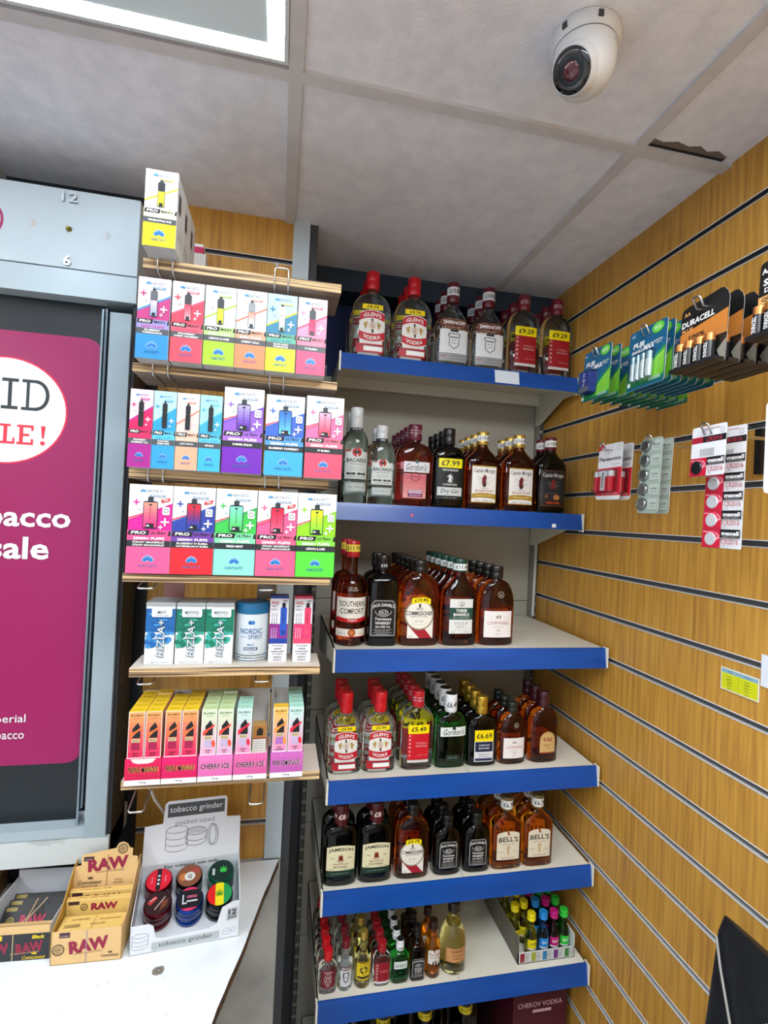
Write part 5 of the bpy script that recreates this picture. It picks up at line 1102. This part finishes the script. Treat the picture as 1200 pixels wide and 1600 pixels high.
# ------------------------------------------------------------------ security camera on the ceiling
t = thing('security_camera', 'white dome security camera with a dark glass eye on the ceiling', 'camera', (.388, .640, ZC-.0005))
WP = mat('#d8dbde', .35)
MB().lathe([(.0465, 0), (.0475, -.002), (.0475, -.010), (.0445, -.0165), (.0425, -.018)][::-1], WP, 48).build('base', t)
MB().lathe([(.0425, -.0195), (.0425, -.018)], mat('#5a5e62', .5), 48).build('seam', t)
mb = MB(); pr = [(.0425, -.0195), (.0425, -.030), (.0415, -.042), (.038, -.054), (.033, -.063), (.026, -.069), (.014, -.0735), (.002, -.0745)]
mb.lathe(pr[::-1], WP, 48); mb.build('housing', t)
dirv = Vector((-.66, -.36, -.66)).normalized(); c0 = Vector((0, 0, -.036))
Q = Matrix.Translation(c0) @ dirv.to_track_quat('Z', 'Y').to_matrix().to_4x4()
MB().lathe([(.034, .016), (.0315, .028), (.0275, .041)], WP, 40, Q).build('eyeball', t)
MB().lathe([(.0345, .0175), (.0345, .0185)], mat('#6a6e72', .5), 40, Q).build('eyeball_gap', t)
MB().lathe([(.0262, .0405), (.0262, .0425), (.0165, .0425)], mat('#10151a', .12, coat=1), 40, Q).build('eye_ring', t)
MB().lathe([(.0165, .0426), (.0155, .0433), (.0115, .0433)], mat('#2a3238', .3, .5), 36, Q).build('lens_ring', t)
MB().lathe([(.0115, .0434), (.009, .0452), (.004, .0462), (.0005, .0465)], mat('#4a1020', .04, coat=1), 32, Q).build('lens', t)
for a in (205, 262):
    x, y = math.cos(math.radians(a)), math.sin(math.radians(a)); m = Matrix.Translation((x*.0472, y*.0472, -.009)) @ Matrix.Rotation(math.radians(a), 4, 'Z')
    MB().box(-.001, .0012, -.0035, .0035, -.004, .004, mat('#3a3d40', .5), m).build('base_screw', t)
A = Art().t('HiLook', 0, 0, 4.5, '#a8acb0', w=15, b=.02); mb = MB(); A.put(mb, lambda x, z, l: ((.0428+l)*math.cos(math.radians(-50)+x/42.5), (.0428+l)*math.sin(math.radians(-50)+x/42.5), -.026+z*.001), 2); mb.build('maker_mark', t)

# ------------------------------------------------------------------ black leather chair by the wall
t = thing('leather_chair', 'black leather office chair with a pale worn seam, bottom right by the slats', 'chair', (.50, .32, 0))
def cushion(name, cx, cy, cz, sx, sy, sz, mtx=None, e=.28, seam=None):
    N1, N2 = 28, 18; rs = []
    def sp(v, p): return math.copysign(abs(v)**p, v)
    for i in range(N2+1):
        ph = -math.pi/2+math.pi*i/N2
        rs.append([(cx+sx*sp(math.cos(ph), e)*sp(math.cos(2*math.pi*j/N1), e), cy+sy*sp(math.cos(ph), e)*sp(math.sin(2*math.pi*j/N1), e), cz+sz*sp(math.sin(ph), e)) for j in range(N1)])
    return MB().rings(rs, LEATH, True, mtx=mtx).build(name, t)
tilt = Matrix.Rotation(math.radians(9), 4, 'Y')
BM = Matrix.Translation((.016, 0, .47)) @ tilt
rs = []
for i in range(25):
    q = i/24; z = .015+.63*q; e_ = max(0, (q-.9)/.1); hx = .042*(1-.72*q**2.2)*(1-.75*e_**2)+.002; hy = .252*(1-.05*q)-.012*e_**3; hx *= min(1, .3+q*9)
    rs.append([(hx-.042*(1-.0*q)+x, y, z) for x, y in sect(hx, hy, 3.4, 44)])
b = MB().rings(rs, LEATH, True, mtx=BM).build('backrest', t)
sm = MB().tube([tuple(BM @ Vector(p)) for p in ((-.0395, .232, .615), (-.0412, .218, .585), (-.0418, .195, .54), (-.0420, .165, .44), (-.0420, .12, .33), (-.0420, .07, .2))], .0016, mat('#8f8c86', .7), 6); sm.build('worn_seam', b)
random.seed(12); mb = MB()
for q in range(9):
    p = BM @ Vector((-.0412, random.uniform(.10, .235), random.uniform(.40, .61))); r = random.uniform(.0012, .003); mb.box(p.x-.0012, p.x+.002, p.y-r, p.y+r, p.z-r*1.3, p.z+r*1.3, mat('#9aa0a2', .6))
mb.build('scuff_marks', b)
cushion('seat', -.13, 0, .45, .24, .25, .045, None, .35)
MB().lathe([(.026, .06), (.026, .28), (.016, .28), (.016, .41)], DSTEEL, 20, Matrix.Translation((-.13, 0, 0))).build('gas_column', t)
for k in range(5):
    a = math.radians(72*k+20); dx, dy = math.cos(a), math.sin(a)
    MB().tube([(-.13, 0, .085), (-.13+dx*.12, dy*.12, .082), (-.13+dx*.24, dy*.24, .062)], .016, BLACK, 8).build('base_leg', t)
    MB().lathe([(.025, -.018), (.025, .018)], BLACK, 16, Matrix.Translation((-.13+dx*.24, dy*.24, .0255)) @ Matrix.Rotation(a, 4, 'Z') @ Matrix.Rotation(math.pi/2, 4, 'X')).build('castor', t)
MB().box(-.02, .06, -.04, .04, .40, .46, DSTEEL).build('back_bracket', t)

# ------------------------------------------------------------------ counter: display boxes of rolling papers
CT = .8004
KR = '#d4b078'; KRD = '#b08a4a'; MAG = '#8a1238'
def raw_logo(A, x, y, h, w, c=MAG, rot=0): A.t('RAW', x, y, h, c, w=w, b=.085, rot=rot)
def stamp(A, x, y, r, c='#3a2a1c'):
    A.ring(x, y, r, r, r*.14, c, 24); A.ring(x, y, r*.78, r*.78, r*.07, c, 24); A.t('RAW', x, y, r*.5, c, w=r, b=.03); A.t('PURE', x, y+r*.4, r*.22, c, w=r*.7); A.t('FIBRE', x, y-r*.42, r*.22, c, w=r*.7)
def conn(A, x, y, w, c='#3a2a1c'): A.t('Connoisseur', x, y, w*.17, c, w=w, sh=.25, b=.015); A.p([(x-w*.09, y+w*.13), (x+w*.09, y+w*.13), (x+w*.13, y+w*.24), (x+w*.05, y+w*.18), (x, y+w*.26), (x-w*.05, y+w*.18), (x-w*.13, y+w*.24)], c)
t = thing('paper_display_box', 'open kraft display box of rolling papers with a tall printed header', 'display box', (-.350, .975, CT), math.radians(-1.5))
km = mat(KR, .6); ki = mat('#b8923e', .65)
mb = MB(); mb.box(0, .114, 0, .0012, 0, .057, km, fm={'k': ki}); mb.box(0, .114, 0, .102, 0, .0012, ki)
for x in (0, .1128): mb.prism([(0, 0), (.102, 0), (.102, .118), (.085, .112), (.03, .066), (0, .057)], lambda a, b, d, x=x: (x+d, a, b), 0, .0012, km if x else ki)
A = Art(); A.r(13, 46, 30, 55, '#3a2028'); A.t('CLASSIC', 21.5, 49, 2.6, '#c8a8a0', w=13); stamp(A, 12, 26, 10); raw_logo(A, 61, 31, 22, 64, rot=6); A.t('AUTHENTIC ROLLING PAPERS', 60, 18, 2.6, '#8a6a4a', w=46, rot=4)
conn(A, 96, 10, 30); A.r(56, 0, 57.4, 57, '#9a8a9a'); A.put(mb, front(0)); mb.build('tray', t)
mb = MB(); hd = [(0, .03), (.112, .03), (.112, .122), (.102, .124), (.102, .137), (.096, .139), (.092, .146), (.084, .150), (.076, .148), (.071, .139), (.012, .130), (.012, .112), (0, .110)]
mb.prism(hd, lambda a, b, d: (a, .076+b*.10+d, b), 0, .0014, km); A = Art()
A.r(16, 119, 34, 127, '#3a2028'); A.t('CLASSIC', 25, 122, 2.4, '#c8a8a0', w=13); stamp(A, 84, 138, 9); raw_logo(A, 60, 113, 22, 72, rot=4); A.t('AUTHENTIC ROLLING PAPERS', 64, 100, 2.4, '#6b4a3a', w=50, rot=3)
conn(A, 30, 82, 42); A.t('KING SIZE SLIM', 30, 75, 2.6, '#6b4a3a', w=26); A.r(20, 42, 38, 68, '#3a2028'); A.t('CLASSIC', 29, 64, 2.6, '#c8a8a0', w=13); A.t('SCAN TO', 80, 84, 3, '#6b4a3a', w=14); A.t('LEARN MORE', 80, 79, 3, '#6b4a3a', w=18); A.t('MADE IN SPAIN', 96, 66, 2.6, '#6b4a3a', w=24); A.r(58, 30, 59.4, 130, '#9a7a5a')
A.put(mb, lambda a, b, l: (a*.001, .0758+b*.00010-l, b*.001)); mb.build('header', t)
def packet(x, y, z, w, h, d, kind, label, rx=0, rz=-1.5):
    dark = kind == 'black'; m = mat('#1a1a1c' if dark else '#d8b668', .45)
    mb = MB().box(0, w, 0, d, 0, h, m); A = Art(); W, H = w*1000, h*1000
    if dark: A.r(3, H-8, 22, H-2, '#8a7a3a'); stamp(A, 16, H*.45, 6.5, '#a8983a'); raw_logo(A, W*.52, H*.45, H*.42, W*.42, '#a01840'); A.r(W*.45, 0, W*.455, H, '#55504a')
    else: A.r(4, H-9, 22, H-3, '#3a2028'); stamp(A, 30, H-14, 6.5); raw_logo(A, W*.6, H-14, 13, W*.42); A.r(0, H-2, W, H, '#e8cf8a')
    A.put(mb, front(0))
    T = Art(); T.t('KING SIZE SLIM', W*.4, d*500, min(3, d*400), '#8a5a3a' if not dark else '#8a7a3a', w=W*.5); T.put(mb, on_top(h))
    o = mb.build('paper_packet', None, (x, y, z), (math.radians(rx), 0, math.radians(rz))); tag(o, label, 'packet', 'rolling paper packets in the kraft box' if not dark else 'dark rolling paper packets in the carton'); return o
packet(-.3455, 1.0395, CT+.0016, .108, .078, .008, 'k', 'kraft paper packet standing at the back, against the printed header')
packet(-.3460, 1.026, CT+.0016, .108, .072, .008, 'k', 'kraft paper packet standing in the middle of the open box')
mb = MB().box(0, .104, 0, .034, 0, .050, mat('#d8b668', .45)); A = Art()
for i in range(12): A.r(8+i*2.2, 6, 9+i*2.2, 14, '#5a4428')
A.t('KING SIZE', 62, 12, 3, '#7a5a38', w=24); A.t('ROLLING PAPERS', 80, 22, 3, '#7a5a38', w=36); A.t('32 LEAVES', 30, 24, 3.4, '#5a4428', w=30); A.r(54, 0, 55, 34, '#a88a4a'); A.put(mb, on_top(.050))
tag(mb.build('paper_packet', None, (-.3445, .982, CT+.0016), (0, 0, math.radians(-1.5))), 'kraft paper pack lying just behind the front wall of the box', 'packet', 'rolling paper packets in the kraft box')
# black lined carton, left of it
t = thing('paper_carton', 'kraft carton with a black printed front, cut off by the left picture edge', 'display box', (-.474, .998, CT), math.radians(-3))
mb = MB(); wi = mat('#c8ccd2', .6); mb.box(0, .116, 0, .0012, 0, .060, km, fm={'k': ki}); mb.box(0, .116, 0, .130, 0, .0012, wi)
for x in (0, .1148): mb.box(x, x+.0012, 0, .130, 0, .060, wi)
mb.box(0, .116, .129, .130, 0, .072, wi)
mb.prism([(0, .060), (.116, .060), (.114, .056), (.002, .056)], lambda a, b, d: (a, (.060-b)*3.2+d, b), 0, .001, km)
A = Art(); A.r(0, 0, 116, 46, '#22262a'); A.r(56, 0, 57.6, 46, '#b8a078'); A.rr(30, 36, 40, 45, 3, '#d8b818'); raw_logo(A, 28, 21, 19, 46, '#8a1838', 5); A.r(57.6, 0, 58, 46, '#22262a'); raw_logo(A, 84, 22, 19, 44, '#8a1838', 6); A.t('AUTHENTIC ROLLING PAPERS', 76, 13, 2.6, '#a8986a', w=46, rot=3)
A.t('Black', 98, 40, 6.5, '#e0c81a', w=20, sh=.2, b=.05); conn(A, 92, 5, 38, '#d8b818'); A.put(mb, front(0)); mb.build('tray', t)
for i in range(3):
    o = packet(-.466+i*.0010, 1.040+i*.0165, CT+.014, .104, .042, .0085, 'black', 'dark paper packet in the carton, %s under the rubber band' % ORD[i], rx=-52, rz=-3)
t2 = thing('rubber_band', 'thin tan rubber band around the dark paper packets', 'rubber band', (-.412, 1.07, CT+.045))
mb = MB()
A0 = Vector((-.004, -.022, .009))
for s in (-1, 1): mb.tube([(s*.001, -.062, -.010), (s*.003, -.050, .002), (s*.001-.001, -.034, -.004), (s*.004+.003, -.014, -.002), (s*.008+.006, .012, -.001)], .0011, mat('#c8a884', .7), 6)
mb.build('band', t2)
mb = MB().box(0, .10, 0, .16, 0, .045, mat('#7a5630', .8)); A = Art(); A.t('RAW', 50, 60, 12, '#5a3a1c', w=30); A.put(mb, on_top(.045))
tag(mb.build('brown_carton', None, (-.60, 1.03, CT), (0, 0, math.radians(6))), 'closed brown carton at the far left edge of the counter', 'box')

# ------------------------------------------------------------------ tobacco grinder display
RG = math.radians(5.5)
t = thing('grinder_display', 'white cardboard grinder display with a tall printed header', 'display box', (-.2235, .975, CT), RG)
wm = mat('#d3d7dc', .5); wi = mat('#c3c8cc', .55); w = .187
mb = MB(); lip = [(0, 0), (w, 0), (w, .066), (w-.012, .067), (w-.032, .058), (w-.040, .030), (w-.055, .024), (.052, .022), (.042, .026), (.038, .046), (.030, .051), (0, .051)]
mb.prism(lip, lambda a, b, d: (a, d, b), 0, .0012, wm); mb.box(0, w, 0, .118, 0, .0012, wi)
for x in (0, w-.0012): mb.prism([(0, 0), (.118, 0), (.118, .088), (0, .051 if x == 0 else .066)], lambda a, b, d, x=x: (x+d, a, b), 0, .0012, wm)
mb.prism([(.0012, .006), (.117, .040), (.117, .042), (.0012, .008)], lambda a, b, d: (a*0+d, a, b), .0015, w-.0015, wi)
A = Art(); A.r(36, 3, 152, 17, '#aab2b2'); A.t('tobacco grinder', 94, 10, 10, '#2c3032', w=92, b=.0)
def gsketch(A, x, y, s, c, lw=.6):
    A.ring(x, y+9*s, 11*s, 3.6*s, lw, c); A.ln([(x-11*s, y+9*s), (x-11*s, y-8*s)], lw, c); A.ln([(x+11*s, y+9*s), (x+11*s, y-8*s)], lw, c)
    for k in (3, -3, -8): A.ring(x, y+k*s, 11*s, 3.6*s, lw, c, 20, 180, 360)
gsketch(A, 17, 22, 1.2, '#8a9094', .7); A.ring(165, 16, 7, 3, .5, '#8a9094'); A.ring(176, 15, 4, 4, .5, '#8a9094'); A.ln([(158, 15), (158, 8), (172, 8), (172, 15)], .5, '#8a9094')
A.p([(164, 33), (183, 35), (183, 56), (165, 54)], '#a3a9ab'); A.t('12', 174, 48, 10, '#1a1c1e', w=14, b=.05); A.t('pcs', 174, 38, 6, '#1a1c1e', w=13, b=.03)
A.put(mb, front(0)); mb.build('tray', t)
mb = MB(); hp = [(0, .080), (w, .080), (w, .148), (w-.028, .150), (w-.028, .184), (w-.032, .189), (.042, .189), (.036, .184), (.034, .150), (0, .148)]
L = .26
mb.prism(hp, lambda a, b, d: (a, .117+(b-.08)*L+d, b), 0, .0014, wm); mb.box(0, w, .1172, .1184, 0, .081, wm)
A = Art(); A.r(42, 160, 154, 184, '#3f4447'); A.t('tobacco grinder', 98, 172, 14, '#dfe2e4', w=104, b=.0); A.t('pocket-sized', 96, 148, 12, '#7a8084', w=76, b=-.01)
gsketch(A, 62, 120, 1.9, '#5a6066', .9)
A.ring(100, 131, 19, 7.5, .9, '#5a6066'); A.ln([(81, 131), (79, 114)], .9, '#5a6066'); A.ln([(119, 131), (118, 112)], .9, '#5a6066'); A.ring(99, 113, 20, 8, .9, '#5a6066', 24, 180, 360); A.ring(99, 121, 20, 8, .9, '#5a6066', 24, 180, 360)
for k in range(5): A.ring(88+k*6, 132, 2.2, 4.5, .6, '#5a6066')
A.ring(134, 121, 9, 19, .9, '#5a6066', 24); A.ring(130, 122, 9, 19, .9, '#5a6066', 24)
A.put(mb, lambda a, b, l: (a*.001, .1168+(b*.001-.08)*L-l, b*.001))
A = Art(); A.t('For tobacco use only', 94, 72, 7.5, '#3a4044', w=104, b=.03); A.put(mb, lambda a, b, l: (a*.001, .1168-l, b*.001)); mb.build('header', t)
GR = [(.036, .091, '#6a0c20', 'r', 'deep red metal grinder with red and black top, back left'), (.092, .090, '#16181a', 'm', 'black metal grinder with an orange printed top, back middle'), (.152, .090, '#0c6a4a', 'g', 'green metal grinder with a leaf on its black top'),
      (.040, .046, '#5a0c1c', 'd', 'dark red metal grinder with a flag patterned top, front left'), (.096, .044, '#123a8a', 'b', 'blue metal grinder with a pink lettered top'), (.150, .044, '#15181a', 'j', 'black metal grinder with red, yellow and green top')]
cR, sR = math.cos(RG), math.sin(RG)
for x, y, c, k, lab in GR:
    zz = .008+y*.29; R = .0245; Hh = .034
    g = thing('tobacco_grinder', lab, 'grinder', (-.2235+x*cR-y*sR, .975+x*sR+y*cR, CT+zz+.0068), RG, 'tobacco grinders in the white display')
    g.rotation_euler = (math.radians(16.5), 0, RG)
    m = mat(c, .18, .75)
    MB().lathe([(R*.96, -.004), (R, -.003), (R, .007), (R*.93, .0078), (R*.93, .0086), (R, .0094), (R, .020)], m, 40, ridge=.0004).build('body', g)
    li = MB().lathe([(R*.93, .0205), (R, .0212), (R, Hh-.002), (R*.93, Hh)], m, 40, ridge=.0004)
    A = Art(); r = R*920
    if k == 'r': A.e(0, 0, r, r, '#c81830', 30); A.r(-4, -r*.96, 4, r*.96, '#14161a'); [A.r(-2, -11+q*8, 2, -7+q*8, '#c8ccce') for q in range(3)]; A.t('GRIND', -12, 0, 3, '#e8909a', w=14, rot=90); A.t('GRIND', 12, 0, 3, '#e8909a', w=14, rot=90)
    elif k == 'm': A.e(0, 0, r, r, '#7a4a34', 30); A.e(-10, -2, 8, 8, '#b8733a', 16); A.e(10, 8, 9, 7, '#9a4238', 16); A.e(1, -2, 10, 9, '#c8c8c4', 18); A.t('G', 1, -2, 9, '#2a2c30', b=.03)
    elif k in 'gj':
        if k == 'g': A.e(0, 0, r, r, '#0f2a24', 30); lc = '#3ab84a'; lx = 4
        else:
            A.e(0, 0, r, r, '#1d8a4a', 30); A.p([(-r*.5, -r*.85)]+[(r*math.cos(math.radians(a)), r*math.sin(math.radians(a))) for a in range(240, 119, -10)]+[(-r*.5, r*.85)], '#c81a20') if False else A.p([(r*math.cos(math.radians(a)), r*math.sin(math.radians(a))) for a in range(110, 251, 10)], '#c81a20'); A.p([(r*math.cos(math.radians(a)), r*math.sin(math.radians(a))) for a in (110, 90, 70, 290, 270, 250)], '#d8c81a'); lc = '#4a8a1a'; lx = 0
        for a, l in ((0, 13), (28, 12), (-28, 12), (58, 9), (-58, 9), (88, 6), (-88, 6)):
            q = math.radians(a); A.e(lx+math.sin(q)*l*.5, -3+math.cos(q)*l*.5, 1.3, l*.5, lc, 8, -a)
        if k == 'g': A.r(-17, -8, -12, 6, '#a8b8b0')
        else: A.r(-r*.9, -14, r*.9, -12, '#15181a') if False else A
    elif k == 'd': A.e(0, 0, r, r, '#2a1618', 30); A.p([(-18, 2), (-6, 14), (-1, 9), (-13, -3)], '#b83038'); A.ln([(-15, 5), (-4, 10)], 1.6, '#c8b8b8'); A.p([(4, -16), (16, -6), (18, 6), (8, 2)], '#6a3a24'); A.ln([(-4, -12), (12, 10)], 1.6, '#b8a8a0')
    else: A.e(0, 0, r, r, '#14161e', 30); A.p([(r*math.cos(math.radians(a)), r*math.sin(math.radians(a))) for a in range(50, 131, 10)], '#c83058'); A.p([(r*math.cos(math.radians(a)), r*math.sin(math.radians(a))) for a in range(230, 311, 10)], '#c83058'); A.t('L', -9, 0, 18, '#c8ccd0', w=8, b=.02); A.t('GRIND', 4, 4, 5, '#d86a88', w=18, b=.04); A.r(-5, -6, 14, -3, '#c8ccd0')
    A.put(li, on_top(Hh)); li.build('lid', g)

# scraps on the slatted panel behind the top plywood shelf
mb = MB().box(-.010, .010, 0, .03, 0, .013, mat('#c01a50', .5)).box(-.010, .010, 0, .03, .013, .019, WHITE)
tag(mb.build('pink_carton', None, (-.196, 1.15, 2.0204+.128)), 'corner of a pink and white carton behind the yellow box', 'box')
MB().box(-.010, .016, 0, .03, 0, .1275, mat('#c9c6c0', .6)).build('carton_body', bpy.data.objects['pink_carton'], (0, .001, -.1277))
tag(MB().box(-.036, -.028, YS-.0012, YS-.0002, 2.172, 2.180, mat('#c8ccd0', .4)).build('paper_sticker'), 'tiny pale square sticker on the wood panel near the ceiling', 'sticker')
